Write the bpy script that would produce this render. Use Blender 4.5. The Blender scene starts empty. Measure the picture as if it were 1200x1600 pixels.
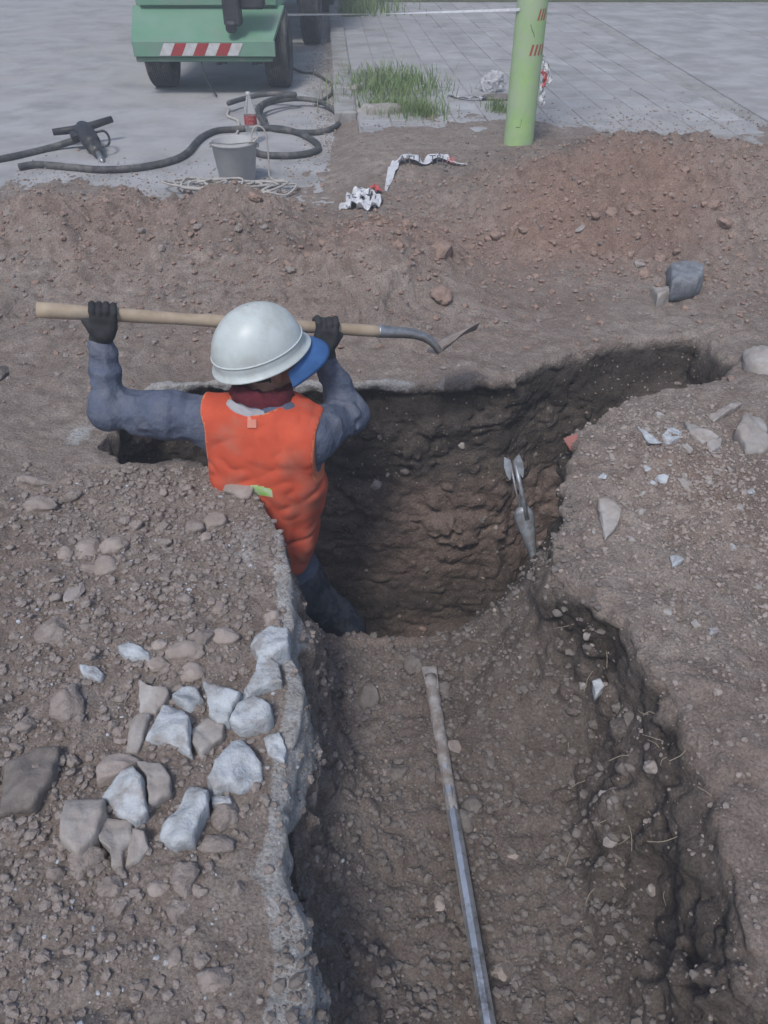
import bpy, math, random
import numpy as np
from mathutils import Vector, Matrix, Euler

# ------------------------------------------------------------------ camera, sky, sun, exposure
SC = bpy.context.scene
COL = SC.collection
CAM_H = 1.55
PITCH = math.radians(39)
cam_data = bpy.data.cameras.new('camera')
cam = bpy.data.objects.new('camera', cam_data)
COL.objects.link(cam)
cam.location = (0, 0, CAM_H)
cam.rotation_euler = (math.radians(90) - PITCH, 0, 0)
cam_data.sensor_fit = 'VERTICAL'
cam_data.sensor_height = 36
cam_data.lens = 27
cam_data.clip_start = 0.02
cam_data.clip_end = 1000
SC.camera = cam

SUN_EL, SUN_AZ = 56, 200      # degrees; azimuth measured clockwise from +Y
world = bpy.data.worlds.new('World')
SC.world = world
world.use_nodes = True
wn = world.node_tree
sky = wn.nodes.new('ShaderNodeTexSky')
sky.sky_type = 'NISHITA'
sky.sun_disc = False
sky.sun_elevation = math.radians(SUN_EL)
sky.sun_rotation = math.radians(SUN_AZ)
sky.air_density = 1.0
sky.dust_density = 2.0
sky.ozone_density = 1.0
bg = wn.nodes['Background']
bg.inputs[1].default_value = 0.095
wn.links.new(sky.outputs[0], bg.inputs[0])

sun_data = bpy.data.lights.new('sun', 'SUN')
sun_data.energy = 1.5
sun_data.angle = math.radians(14)
sun_data.color = (1.0, 0.975, 0.95)
sun = bpy.data.objects.new('sun', sun_data)
COL.objects.link(sun)
az = math.radians(SUN_AZ)
el = math.radians(SUN_EL)
sdir = Vector((math.sin(az) * math.cos(el), math.cos(az) * math.cos(el), math.sin(el)))
sun.rotation_euler = sdir.to_track_quat('Z', 'Y').to_euler()
sun.location = (0, -5, 12)

SC.view_settings.view_transform = 'Standard'
SC.view_settings.look = 'None'
SC.view_settings.exposure = 0.45
SC.view_settings.gamma = 1
SC.view_settings.use_curve_mapping = False

# ------------------------------------------------------------------ helpers
RND = random.Random(7)
NP = np.random.default_rng(11)


def sstep(a, b, x):
    t = np.clip((x - a) / (b - a), 0, 1)
    return t * t * (3 - 2 * t)


TAB = NP.random((64, 64, 64), dtype=np.float32) * 2 - 1


def noise3(x, y, z, s=0):
    x = x + 3.17 * s + 100; y = y + 7.31 * s + 100; z = z + 5.77 * s + 100
    xi = np.floor(x).astype(np.int32); yi = np.floor(y).astype(np.int32); zi = np.floor(z).astype(np.int32)
    fx = (x - xi).astype(np.float32); fy = (y - yi).astype(np.float32); fz = (z - zi).astype(np.float32)
    fx = fx * fx * (3 - 2 * fx); fy = fy * fy * (3 - 2 * fy); fz = fz * fz * (3 - 2 * fz)
    x0 = xi & 63; x1 = (xi + 1) & 63; y0 = yi & 63; y1 = (yi + 1) & 63; z0 = zi & 63; z1 = (zi + 1) & 63
    a = TAB[x0, y0, z0] * (1 - fx) + TAB[x1, y0, z0] * fx
    b = TAB[x0, y1, z0] * (1 - fx) + TAB[x1, y1, z0] * fx
    c = TAB[x0, y0, z1] * (1 - fx) + TAB[x1, y0, z1] * fx
    d = TAB[x0, y1, z1] * (1 - fx) + TAB[x1, y1, z1] * fx
    a = a * (1 - fy) + b * fy
    c = c * (1 - fy) + d * fy
    return a * (1 - fz) + c * fz


def noise2(x, y, s=0):
    return noise3(x, y, np.zeros_like(x) + 0.37, s)


def poly_sdf(P, x, y):
    """signed distance to a plan polygon, positive inside"""
    P = np.array(P, dtype=np.float64)
    d = np.full(x.shape, 1e9)
    ins = np.zeros(x.shape, bool)
    n = len(P)
    for i in range(n):
        ax, ay = P[i]; bx, by = P[(i + 1) % n]
        ex, ey = bx - ax, by - ay
        t = np.clip(((x - ax) * ex + (y - ay) * ey) / (ex * ex + ey * ey + 1e-12), 0, 1)
        d = np.minimum(d, (x - ax - t * ex) ** 2 + (y - ay - t * ey) ** 2)
        c = ((ay > y) != (by > y)) & (x < (bx - ax) * (y - ay) / (by - ay + 1e-12) + ax)
        ins ^= c
    d = np.sqrt(d)
    return np.where(ins, d, -d)


def smin(a, b, k):
    h = np.clip(0.5 + 0.5 * (b - a) / k, 0, 1)
    return b * (1 - h) + a * h - k * h * (1 - h)


def smax(a, b, k):
    return -smin(-a, -b, k)


def snet(F, o, h):
    """surface nets: F<0 is solid"""
    S = F < 0
    nx, ny, nz = F.shape
    sl = lambda i, n: slice(i, n - 1 + i)
    al = np.ones((nx - 1, ny - 1, nz - 1), bool); an = np.zeros_like(al)
    for i in (0, 1):
        for j in (0, 1):
            for k in (0, 1):
                v = S[sl(i, nx), sl(j, ny), sl(k, nz)]
                al &= v; an |= v
    act = an & ~al
    ci, cj, ck = np.nonzero(act)
    ids = np.full(act.shape, -1, np.int32)
    ids[ci, cj, ck] = np.arange(len(ci))
    V = {}
    for i in (0, 1):
        for j in (0, 1):
            for k in (0, 1):
                V[i, j, k] = F[ci + i, cj + j, ck + k].astype(np.float32)
    pos = np.zeros((len(ci), 3), np.float32); cnt = np.zeros(len(ci), np.float32)
    for a in V:
        for ax in range(3):
            if a[ax] == 1:
                continue
            b = list(a); b[ax] = 1; b = tuple(b)
            va, vb = V[a], V[b]
            m = (va < 0) != (vb < 0)
            t = np.where(m, va / np.where(m, va - vb, 1), 0)
            for q in range(3):
                pos[:, q] += np.where(m, a[q] + (t if q == ax else 0), 0)
            cnt += m
    pos /= cnt[:, None]
    pos += np.stack([ci, cj, ck], 1)
    pos = pos * h + np.array(o, np.float32)
    quads = []
    for ax in range(3):
        lo = [slice(None)] * 3; hi = [slice(None)] * 3
        lo[ax] = slice(0, -1); hi[ax] = slice(1, None)
        e = S[tuple(lo)] != S[tuple(hi)]
        i, j, k = np.nonzero(e)
        c = np.stack([i, j, k], 1)
        u, v = [(1, 2), (2, 0), (0, 1)][ax]
        ok = (c[:, u] > 0) & (c[:, v] > 0) & (c[:, u] < F.shape[u] - 1) & (c[:, v] < F.shape[v] - 1)
        c = c[ok]
        s = S[c[:, 0], c[:, 1], c[:, 2]]
        q = []
        for du, dv in ((-1, -1), (0, -1), (0, 0), (-1, 0)):
            d = c.copy(); d[:, u] += du; d[:, v] += dv
            q.append(ids[d[:, 0], d[:, 1], d[:, 2]])
        q = np.stack(q, 1)
        q[~s] = q[~s][:, ::-1]
        quads.append(q)
    return pos, np.concatenate(quads)


def np_mesh(name, verts, quads, mats, smooth=True, matidx=None, parent=None, colors=None):
    me = bpy.data.meshes.new(name)
    n = quads.shape[1]
    me.vertices.add(len(verts)); me.vertices.foreach_set('co', np.ascontiguousarray(verts, np.float32).ravel())
    me.loops.add(quads.size); me.loops.foreach_set('vertex_index', np.ascontiguousarray(quads, np.int32).ravel())
    me.polygons.add(len(quads))
    me.polygons.foreach_set('loop_start', np.arange(0, quads.size, n, dtype=np.int32))
    me.polygons.foreach_set('loop_total', np.full(len(quads), n, np.int32))
    me.update(calc_edges=True)
    me.polygons.foreach_set('use_smooth', np.full(len(quads), smooth))
    for m in (mats if isinstance(mats, (list, tuple)) else [mats]):
        me.materials.append(m)
    if matidx is not None:
        me.polygons.foreach_set('material_index', matidx.astype(np.int32))
    if colors is not None:
        at = me.color_attributes.new('mask', 'FLOAT_COLOR', 'POINT')
        at.data.foreach_set('color', np.ascontiguousarray(colors, np.float32).ravel())
    o = bpy.data.objects.new(name, me)
    COL.objects.link(o)
    if parent:
        o.parent = parent
    return o


def link(name, me, m=None, parent=None, smooth=False):
    o = bpy.data.objects.new(name, me)
    COL.objects.link(o)
    if m is not None:
        me.materials.append(m)
    if smooth:
        me.polygons.foreach_set('use_smooth', [True] * len(me.polygons))
    if parent:
        o.parent = parent
    return o


def tag(o, label=None, cat=None, group=None, kind=None):
    if label: o['label'] = label
    if cat: o['category'] = cat
    if group: o['group'] = group
    if kind: o['kind'] = kind
    return o


def empty(name, loc=(0, 0, 0), rot=(0, 0, 0)):
    o = bpy.data.objects.new(name, None)
    COL.objects.link(o)
    o.location = loc; o.rotation_euler = rot
    o.empty_display_size = 0.1
    return o


class MB:
    """collects simple shapes into one mesh"""
    def __init__(s): s.v = []; s.f = []
    def add(s, V, F):
        b = len(s.v); s.v += [tuple(v) for v in V]; s.f += [tuple(i + b for i in f) for f in F]; return s
    def box(s, c, size, rot=None, bev=0.0):
        x, y, z = [a / 2 for a in size]
        M = rot.to_matrix() if rot else Matrix.Identity(3)
        c = Vector(c)
        if bev <= 0:
            V = [(i, j, k) for i in (-x, x) for j in (-y, y) for k in (-z, z)]
            F = [(0, 1, 3, 2), (4, 6, 7, 5), (0, 4, 5, 1), (2, 3, 7, 6), (0, 2, 6, 4), (1, 5, 7, 3)]
        else:
            b = bev; V = []; F = []
            # 24 verts: per corner three
            idx = {}
            for sx in (-1, 1):
                for sy in (-1, 1):
                    for sz in (-1, 1):
                        for a in range(3):
                            p = [sx * x, sy * y, sz * z]
                            for q in range(3):
                                if q != a: p[q] -= [sx, sy, sz][q] * b
                            idx[sx, sy, sz, a] = len(V); V.append(tuple(p))
            for a in range(3):
                u, w = [q for q in range(3) if q != a]
                for sg in (-1, 1):
                    r = []
                    for su, sw in ((-1, -1), (1, -1), (1, 1), (-1, 1)):
                        k = [0, 0, 0]; k[a] = sg; k[u] = su; k[w] = sw
                        r.append(idx[k[0], k[1], k[2], a])
                    F.append(tuple(r))
                # edges parallel to a
                for su in (-1, 1):
                    for sw in (-1, 1):
                        k0 = [0, 0, 0]; k0[a] = -1; k0[u] = su; k0[w] = sw
                        k1 = list(k0); k1[a] = 1
                        F.append((idx[tuple(k0) + (u,)], idx[tuple(k1) + (u,)], idx[tuple(k1) + (w,)], idx[tuple(k0) + (w,)]))
            for sx in (-1, 1):
                for sy in (-1, 1):
                    for sz in (-1, 1):
                        F.append(tuple(idx[sx, sy, sz, a] for a in range(3)))
        return s.add([c + M @ Vector(v) for v in V], F)
    def prism(s, pts, z0, z1, M=None):
        """pts: 2D outline in local xy, extruded z0..z1, optional 4x4"""
        n = len(pts)
        V = [Vector((p[0], p[1], z0)) for p in pts] + [Vector((p[0], p[1], z1)) for p in pts]
        if M is not None: V = [M @ v for v in V]
        F = [tuple(range(n))[::-1], tuple(range(n, 2 * n))] + [(i, (i + 1) % n, n + (i + 1) % n, n + i) for i in range(n)]
        return s.add(V, F)
    def tube(s, pts, r, seg=10, closed=False, cap=True, flat=1.0, nrm=None):
        P = [Vector(p) for p in pts]; n = len(P)
        if not hasattr(r, '__len__'): r = [r] * n
        V = []; F = []; up = Vector(nrm) if nrm else Vector((0.13, 0.27, 0.95))
        for i in range(n):
            if closed: t = (P[(i + 1) % n] - P[i - 1])
            else: t = (P[min(i + 1, n - 1)] - P[max(i - 1, 0)])
            t.normalize()
            a = up - t * up.dot(t)
            if a.length < 1e-4: a = Vector((1, 0, 0)) - t * t.x
            a.normalize(); b = t.cross(a); up = a
            for k in range(seg):
                th = 2 * math.pi * k / seg
                V.append(P[i] + a * (math.cos(th) * r[i] * flat) + b * (math.sin(th) * r[i]))
        m = n if closed else n - 1
        for i in range(m):
            for k in range(seg):
                A = i * seg; B = ((i + 1) % n) * seg; k2 = (k + 1) % seg
                F.append((A + k, A + k2, B + k2, B + k))
        if cap and not closed:
            F.append(tuple(range(seg))[::-1]); F.append(tuple((n - 1) * seg + k for k in range(seg)))
        return s.add(V, F)
    def lathe(s, prof, c=(0, 0, 0), M=None, seg=24, closed=False):
        V = []; F = []; n = len(prof); c = Vector(c)
        for r, z in prof:
            for k in range(seg):
                th = 2 * math.pi * k / seg
                v = Vector((r * math.cos(th), r * math.sin(th), z))
                V.append(c + (M @ v if M else v))
        for i in range(n if closed else n - 1):
            for k in range(seg):
                k2 = (k + 1) % seg; B = ((i + 1) % n) * seg
                F.append((i * seg + k, i * seg + k2, B + k2, B + k))
        return s.add(V, F)
    def mesh(s, name):
        me = bpy.data.meshes.new(name); me.from_pydata([tuple(v) for v in s.v], [], s.f); me.update(); return me
    def build(s, name, m, parent=None, smooth=False):
        return link(name, s.mesh(name), m, parent, smooth)


def spline(P, n=12, closed=False):
    P = [Vector(p) for p in P]; out = []; N = len(P)
    for i in range(N if closed else N - 1):
        if closed: a, b, c, d = P[i - 1], P[i], P[(i + 1) % N], P[(i + 2) % N]
        else: a, b, c, d = P[max(i - 1, 0)], P[i], P[i + 1], P[min(i + 2, N - 1)]
        for k in range(n):
            t = k / n
            out.append(0.5 * ((2 * b) + (c - a) * t + (2 * a - 5 * b + 4 * c - d) * t * t + (3 * b - a - 3 * c + d) * t ** 3))
    if not closed: out.append(P[-1])
    return out


def ray(px, py):
    """viewing direction of a photograph point (1200x1600 raster), forward component 1"""
    a = (px - 600) / 1200; b = (800 - py) / 1200
    return Vector((a, math.cos(PITCH) + b * math.sin(PITCH), -math.sin(PITCH) + b * math.cos(PITCH)))


def at(px, py, Y):
    d = ray(px, py)
    return Vector((0, 0, CAM_H)) + d * (Y / d.y)


def ath(px, py, h=0.0):
    d = ray(px, py)
    return Vector((0, 0, CAM_H)) + d * ((h - CAM_H) / d.z)


# ------------------------------------------------------------------ materials
def nodes(name):
    m = bpy.data.materials.new(name); m.use_nodes = True
    nt = m.node_tree; b = nt.nodes['Principled BSDF']
    return m, nt, b


def N(nt, typ, **kw):
    n = nt.nodes.new(typ)
    for k, v in kw.items(): setattr(n, k, v)
    return n


def mix(nt, fac, a, b, mode='MIX'):
    n = nt.nodes.new('ShaderNodeMix'); n.data_type = 'RGBA'; n.blend_type = mode
    for sock, val in ((n.inputs[0], fac), (n.inputs[6], a), (n.inputs[7], b)):
        if hasattr(val, 'is_linked') or hasattr(val, 'links'): nt.links.new(val, sock)
        elif isinstance(val, (tuple, list)): sock.default_value = tuple(val)[:3] + (1,)
        else: sock.default_value = val
    return n.outputs[2]


def tex(nt, scale, detail=4, rough=0.6, coord=None, typ='noise', dist=0.0, lo=None, hi=None):
    if typ == 'noise':
        n = N(nt, 'ShaderNodeTexNoise'); n.inputs['Scale'].default_value = scale
        n.inputs['Detail'].default_value = detail; n.inputs['Roughness'].default_value = rough
        n.inputs['Distortion'].default_value = dist
        o = n.outputs['Fac']
    else:
        n = N(nt, 'ShaderNodeTexVoronoi'); n.inputs['Scale'].default_value = scale
        o = n.outputs['Distance']
    if coord is not None: nt.links.new(coord, n.inputs['Vector'])
    if lo is not None:
        r = N(nt, 'ShaderNodeMapRange'); r.inputs[1].default_value = lo; r.inputs[2].default_value = hi
        nt.links.new(o, r.inputs[0]); o = r.outputs[0]
    return o


def bump(nt, b, h, strength=0.5, dist=0.01, prev=None):
    n = N(nt, 'ShaderNodeBump'); n.inputs['Strength'].default_value = strength; n.inputs['Distance'].default_value = dist
    nt.links.new(h, n.inputs['Height'])
    if prev is not None: nt.links.new(prev, n.inputs['Normal'])
    nt.links.new(n.outputs[0], b.inputs['Normal'])
    return n.outputs[0]


def mat(name, col, rough=0.8, col2=None, scale=20, bmp=0.0, bscale=60, bdist=0.004, metal=0.0, dust=0.0,
        dustcol=(0.27, 0.24, 0.22), dscale=6, lo=0.4, hi=0.62, glob=False, spec=0.4):
    m, nt, b = nodes(name)
    b.inputs['Roughness'].default_value = rough; b.inputs['Metallic'].default_value = metal
    b.inputs['Specular IOR Level'].default_value = spec
    if glob:
        co = N(nt, 'ShaderNodeNewGeometry').outputs['Position']
    else:
        co = N(nt, 'ShaderNodeTexCoord').outputs['Object']
    c = None
    if col2 is not None:
        c = mix(nt, tex(nt, scale, 6, 0.65, co, lo=lo, hi=hi), col, col2)
    if dust > 0:
        d = tex(nt, dscale, 7, 0.7, co, lo=0.62 - dust * 0.4, hi=0.75 - dust * 0.15)
        c = mix(nt, d, c if c is not None else col, dustcol)
    if c is None: b.inputs['Base Color'].default_value = tuple(col) + (1,)
    else: nt.links.new(c, b.inputs['Base Color'])
    if bmp > 0: bump(nt, b, tex(nt, bscale, 6, 0.65, co), bmp, bdist)
    return m


def soil_material():
    m, nt, b = nodes('soil')
    b.inputs['Roughness'].default_value = 0.97; b.inputs['Specular IOR Level'].default_value = 0.1
    co = N(nt, 'ShaderNodeNewGeometry').outputs['Position']
    at_ = N(nt, 'ShaderNodeAttribute'); at_.attribute_name = 'mask'
    sp = N(nt, 'ShaderNodeSeparateColor'); nt.links.new(at_.outputs['Color'], sp.inputs[0])
    big = tex(nt, 1.7, 5, 0.6, co, lo=0.35, hi=0.65)
    med = tex(nt, 14, 8, 0.72, co, lo=0.36, hi=0.64)
    fine = tex(nt, 140, 6, 0.75, co, lo=0.35, hi=0.68)
    dust = mix(nt, big, (0.315, 0.268, 0.240), (0.48, 0.425, 0.388))
    dust = mix(nt, med, dust, (0.262, 0.216, 0.188))
    red = mix(nt, med, (0.40, 0.285, 0.235), (0.29, 0.20, 0.162))
    wet_and_shade = mix(nt, med, (0.104, 0.089, 0.078), (0.060, 0.051, 0.045))
    conc = mix(nt, med, (0.58, 0.585, 0.59), (0.42, 0.41, 0.40))
    c = mix(nt, sp.outputs[0], dust, red)
    c = mix(nt, sp.outputs[2], c, wet_and_shade)
    # concrete shows with a ragged limit
    add = N(nt, 'ShaderNodeMath', operation='MULTIPLY_ADD'); add.inputs[1].default_value = 0.7; add.inputs[2].default_value = -0.35
    nt.links.new(tex(nt, 38, 7, 0.7, co), add.inputs[0])
    sm = N(nt, 'ShaderNodeMath', operation='ADD'); nt.links.new(sp.outputs[1], sm.inputs[0]); nt.links.new(add.outputs[0], sm.inputs[1])
    rg = N(nt, 'ShaderNodeMapRange'); rg.inputs[1].default_value = 0.42; rg.inputs[2].default_value = 0.56
    nt.links.new(sm.outputs[0], rg.inputs[0])
    c = mix(nt, rg.outputs[0], c, conc)
    # grit: light and dark grains
    gr = mix(nt, fine, (0.62, 0.61, 0.60), (1.30, 1.28, 1.27))
    c = mix(nt, 1.0, c, gr, 'MULTIPLY')
    sp2 = N(nt, 'ShaderNodeTexVoronoi'); sp2.inputs['Scale'].default_value = 75; nt.links.new(co, sp2.inputs['Vector'])
    sc_ = N(nt, 'ShaderNodeSeparateColor'); nt.links.new(sp2.outputs['Color'], sc_.inputs[0])
    g1 = N(nt, 'ShaderNodeMapRange'); g1.inputs[1].default_value = 0.93; g1.inputs[2].default_value = 0.97
    nt.links.new(sc_.outputs[0], g1.inputs[0])
    g2 = N(nt, 'ShaderNodeMapRange'); g2.inputs[1].default_value = 0.42; g2.inputs[2].default_value = 0.30
    nt.links.new(sp2.outputs['Distance'], g2.inputs[0])
    gm = N(nt, 'ShaderNodeMath', operation='MULTIPLY'); nt.links.new(g1.outputs[0], gm.inputs[0]); nt.links.new(g2.outputs[0], gm.inputs[1])
    c = mix(nt, gm.outputs[0], c, (0.33, 0.29, 0.26))
    nt.links.new(c, b.inputs['Base Color'])
    p = bump(nt, b, tex(nt, 45, 9, 0.75, co), 0.8, 0.022)
    v = N(nt, 'ShaderNodeTexVoronoi'); v.inputs['Scale'].default_value = 95; nt.links.new(co, v.inputs['Vector'])
    iv = N(nt, 'ShaderNodeMath', operation='SUBTRACT'); iv.inputs[0].default_value = 1; nt.links.new(v.outputs['Distance'], iv.inputs[1])
    p = bump(nt, b, iv.outputs[0], 0.55, 0.006, p)
    bump(nt, b, tex(nt, 320, 4, 0.7, co), 0.5, 0.003, p)
    return m


M_SOIL = soil_material()
M_CONC = mat('broken_concrete', (0.56, 0.60, 0.64), 0.93, (0.40, 0.42, 0.44), 18, 0.9, 70, 0.008, dust=0.3, dustcol=(0.30, 0.25, 0.225), dscale=9, glob=True, spec=0.2)
M_CONC2 = mat('dusty_concrete', (0.46, 0.445, 0.43), 0.95, (0.33, 0.305, 0.285), 14, 0.7, 60, 0.006, dust=0.6, dustcol=(0.33, 0.285, 0.262), dscale=10, glob=True, spec=0.2)
M_STONE = mat('dusty_stone', (0.40, 0.345, 0.315), 0.95, (0.31, 0.262, 0.236), 16, 0.8, 70, 0.006, glob=True, spec=0.15)
M_CLOD = mat('dirt_clod', (0.37, 0.322, 0.298), 0.98, (0.27, 0.23, 0.21), 30, 1.0, 90, 0.008, glob=True, spec=0.1)
M_REDCLOD = mat('red_clod', (0.39, 0.285, 0.24), 0.98, (0.29, 0.205, 0.168), 30, 1.0, 90, 0.008, glob=True, spec=0.1)
M_DARKSTONE = mat('damp_stone', (0.23, 0.205, 0.19), 0.9, (0.165, 0.145, 0.133), 25, 0.8, 80, 0.006, glob=True, spec=0.2)
M_GREYROCK = mat('grey_rock', (0.27, 0.29, 0.32), 0.9, (0.18, 0.19, 0.21), 20, 0.8, 60, 0.008, dust=0.2, glob=True, spec=0.2)
M_ROAD = mat('dusty_road', (0.42, 0.425, 0.435), 0.95, (0.30, 0.30, 0.305), 2.2, 0.4, 90, 0.003, dust=0.45, dustcol=(0.42, 0.41, 0.405), dscale=1.4, glob=True, spec=0.2)
M_TILE = mat('paving_tile', (0.43, 0.43, 0.44), 0.92, (0.30, 0.30, 0.305), 2.5, 0.4, 70, 0.003, dust=0.3, dustcol=(0.31, 0.30, 0.29), dscale=2.2, glob=True, spec=0.2)
M_KERB = mat('kerb_concrete', (0.38, 0.375, 0.37), 0.93, (0.29, 0.285, 0.28), 6, 0.6, 50, 0.005, dust=0.3, glob=True, spec=0.2)
M_GRASS = mat('grass_blade', (0.13, 0.21, 0.065), 0.7, (0.22, 0.29, 0.12), 9, glob=True)
M_GRASSG = mat('grass_ground', (0.085, 0.11, 0.05), 0.9, (0.14, 0.14, 0.08), 4, 0.8, 30, 0.02, glob=True)
M_POLE = mat('lime_green_paint', (0.40, 0.62, 0.24), 0.62, (0.34, 0.55, 0.22), 6, 0.15, 60, 0.002, dust=0.62, dustcol=(0.44, 0.52, 0.38), dscale=5)
M_REDP = mat('red_print', (0.42, 0.09, 0.07), 0.6)
M_CRACK = mat('dark_crack', (0.06, 0.07, 0.05), 0.9)
M_TAPE = mat('white_tape_film', (0.68, 0.69, 0.72), 0.45, (0.55, 0.56, 0.60), 25)
M_TAPER = mat('red_tape_print', (0.50, 0.10, 0.10), 0.5)
M_INK = mat('dark_ink', (0.07, 0.075, 0.10), 0.7)
M_HOSE = mat('hose_rubber', (0.055, 0.058, 0.062), 0.65, (0.09, 0.09, 0.09), 12, dust=0.35, dustcol=(0.2, 0.19, 0.18), dscale=6, glob=True)
M_CORD = mat('pale_cord', (0.50, 0.48, 0.45), 0.9, (0.38, 0.36, 0.34), 30, glob=True)
M_WIRE = mat('grey_wire', (0.22, 0.21, 0.20), 0.6, metal=0.3)
M_BUCKET = mat('dusty_bucket_plastic', (0.46, 0.465, 0.47), 0.85, (0.38, 0.38, 0.385), 7, 0.2, 40, 0.002, dust=0.6, dustcol=(0.44, 0.44, 0.44), dscale=5)
M_TYRE = mat('tyre_rubber', (0.045, 0.045, 0.047), 0.8, (0.08, 0.078, 0.075), 8, 0.2, 60, 0.002, dust=0.3, dustcol=(0.17, 0.16, 0.15))
M_GREEN = mat('green_panel_paint', (0.15, 0.31, 0.21), 0.5, (0.19, 0.33, 0.25), 4, dust=0.3, dustcol=(0.22, 0.28, 0.24), dscale=3)
M_GREEN2 = mat('green_frame_paint', (0.08, 0.165, 0.115), 0.55, (0.10, 0.18, 0.13), 5, dust=0.3, dustcol=(0.18, 0.22, 0.19))
M_BLACK = mat('black_plastic', (0.025, 0.027, 0.032), 0.5, (0.05, 0.05, 0.055), 8)
M_DKMETAL = mat('dark_steel', (0.06, 0.062, 0.066), 0.5, (0.10, 0.10, 0.10), 12, 0.2, 60, 0.001, metal=0.6, dust=0.25)
M_WHITEP = mat('white_reflector', (0.62, 0.62, 0.62), 0.4, (0.5, 0.49, 0.48), 14)
M_REDR = mat('red_reflector', (0.42, 0.045, 0.045), 0.4, (0.32, 0.05, 0.05), 14)
M_WOOD = mat('worn_wood', (0.44, 0.36, 0.27), 0.7, (0.34, 0.265, 0.19), 9, 0.3, 80, 0.001, dust=0.2)
M_STEEL = mat('scratched_steel', (0.46, 0.48, 0.51), 0.42, (0.28, 0.27, 0.27), 14, 0.3, 50, 0.002, metal=0.75, dust=0.35, dustcol=(0.2, 0.17, 0.15), dscale=12)
M_BAR = mat('worn_steel_bar', (0.78, 0.83, 0.90), 0.36, (0.55, 0.58, 0.62), 7, 0.5, 60, 0.003, metal=0.8, dust=0.28, dustcol=(0.17, 0.145, 0.13), dscale=16)
M_MUDDY = mat('mud_coated_steel', (0.25, 0.215, 0.195), 0.85, (0.42, 0.41, 0.41), 26, 0.8, 60, 0.005, spec=0.2)
M_SPADE = mat('spade_steel', (0.38, 0.41, 0.44), 0.5, (0.20, 0.215, 0.23), 30, 0.4, 60, 0.003, metal=0.55, dust=0.4, dustcol=(0.24, 0.22, 0.21), dscale=22)
M_SHOVELMUD = mat('earth_coated_blade', (0.27, 0.22, 0.195), 0.9, (0.34, 0.29, 0.26), 26, 0.6, 60, 0.004)
M_HELMET = mat('white_helmet_shell', (0.60, 0.67, 0.68), 0.38, (0.53, 0.59, 0.59), 7, dust=0.35, dustcol=(0.44, 0.46, 0.43), dscale=6, spec=0.5)
M_CAP = mat('blue_cap_cloth', (0.055, 0.16, 0.40), 0.75, (0.045, 0.13, 0.33), 20, 0.3, 300, 0.001)
M_SCARF = mat('burgundy_knit', (0.13, 0.018, 0.03), 0.95, (0.085, 0.012, 0.022), 30, 0.8, 120, 0.004, glob=True)
M_HOOD = mat('pale_grey_lining', (0.42, 0.42, 0.45), 0.95, (0.33, 0.33, 0.36), 20, 0.4, 150, 0.002, glob=True)
M_SWEAT = mat('slate_blue_fleece', (0.125, 0.150, 0.215), 0.95, (0.095, 0.116, 0.17), 12, 1.0, 24, 0.014, dust=0.3, dustcol=(0.19, 0.20, 0.24), dscale=8, spec=0.15)
M_PANTS = mat('dark_camouflage_cloth', (0.022, 0.030, 0.050), 0.95, (0.065, 0.078, 0.10), 16, 0.5, 40, 0.004, dust=0.2, dustcol=(0.085, 0.08, 0.08), dscale=14, lo=0.46, hi=0.56, spec=0.15)
M_SKIN = mat('skin', (0.36, 0.19, 0.135), 0.6, (0.30, 0.15, 0.105), 30)
M_HAIR = mat('dark_hair', (0.02, 0.016, 0.014), 0.7)
M_GLOVE = mat('black_work_glove', (0.022, 0.023, 0.026), 0.85, (0.045, 0.045, 0.05), 20, 0.4, 200, 0.002, dust=0.05, dustcol=(0.10, 0.10, 0.10))
M_BOOT = mat('dusty_boot_leather', (0.06, 0.045, 0.035), 0.8, dust=0.4)
M_VEST = mat('orange_vest_mesh', (0.64, 0.108, 0.056), 0.85, (0.56, 0.090, 0.046), 9, 0.5, 380, 0.0012, dust=0.35, dustcol=(0.47, 0.16, 0.11), dscale=6, spec=0.2)
M_PIPE = mat('pale_orange_piping', (0.72, 0.20, 0.095), 0.8)
M_PATCH = mat('pink_neck_label', (0.68, 0.27, 0.20), 0.8)
M_REFL = mat('silver_green_reflective_band', (0.35, 0.62, 0.12), 0.5, (0.62, 0.66, 0.62), 14)
M_RAG = mat('crumpled_white_plastic', (0.50, 0.51, 0.53), 0.6, (0.42, 0.42, 0.44), 12, 0.6, 40, 0.01)
M_REDPL = mat('faded_red_plastic', (0.48, 0.16, 0.14), 0.6, (0.42, 0.2, 0.18), 20)
M_STRAW = mat('dry_straw', (0.36, 0.31, 0.24), 0.9)


def glass_mat():
    m, nt, b = nodes('clear_bottle_plastic')
    b.inputs['Base Color'].default_value = (0.93, 0.95, 0.95, 1)
    b.inputs['Roughness'].default_value = 0.12
    b.inputs['Transmission Weight'].default_value = 0.85
    b.inputs['IOR'].default_value = 1.25
    b.inputs['Alpha'].default_value = 0.75
    return m


M_GLASS = glass_mat()

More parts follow.
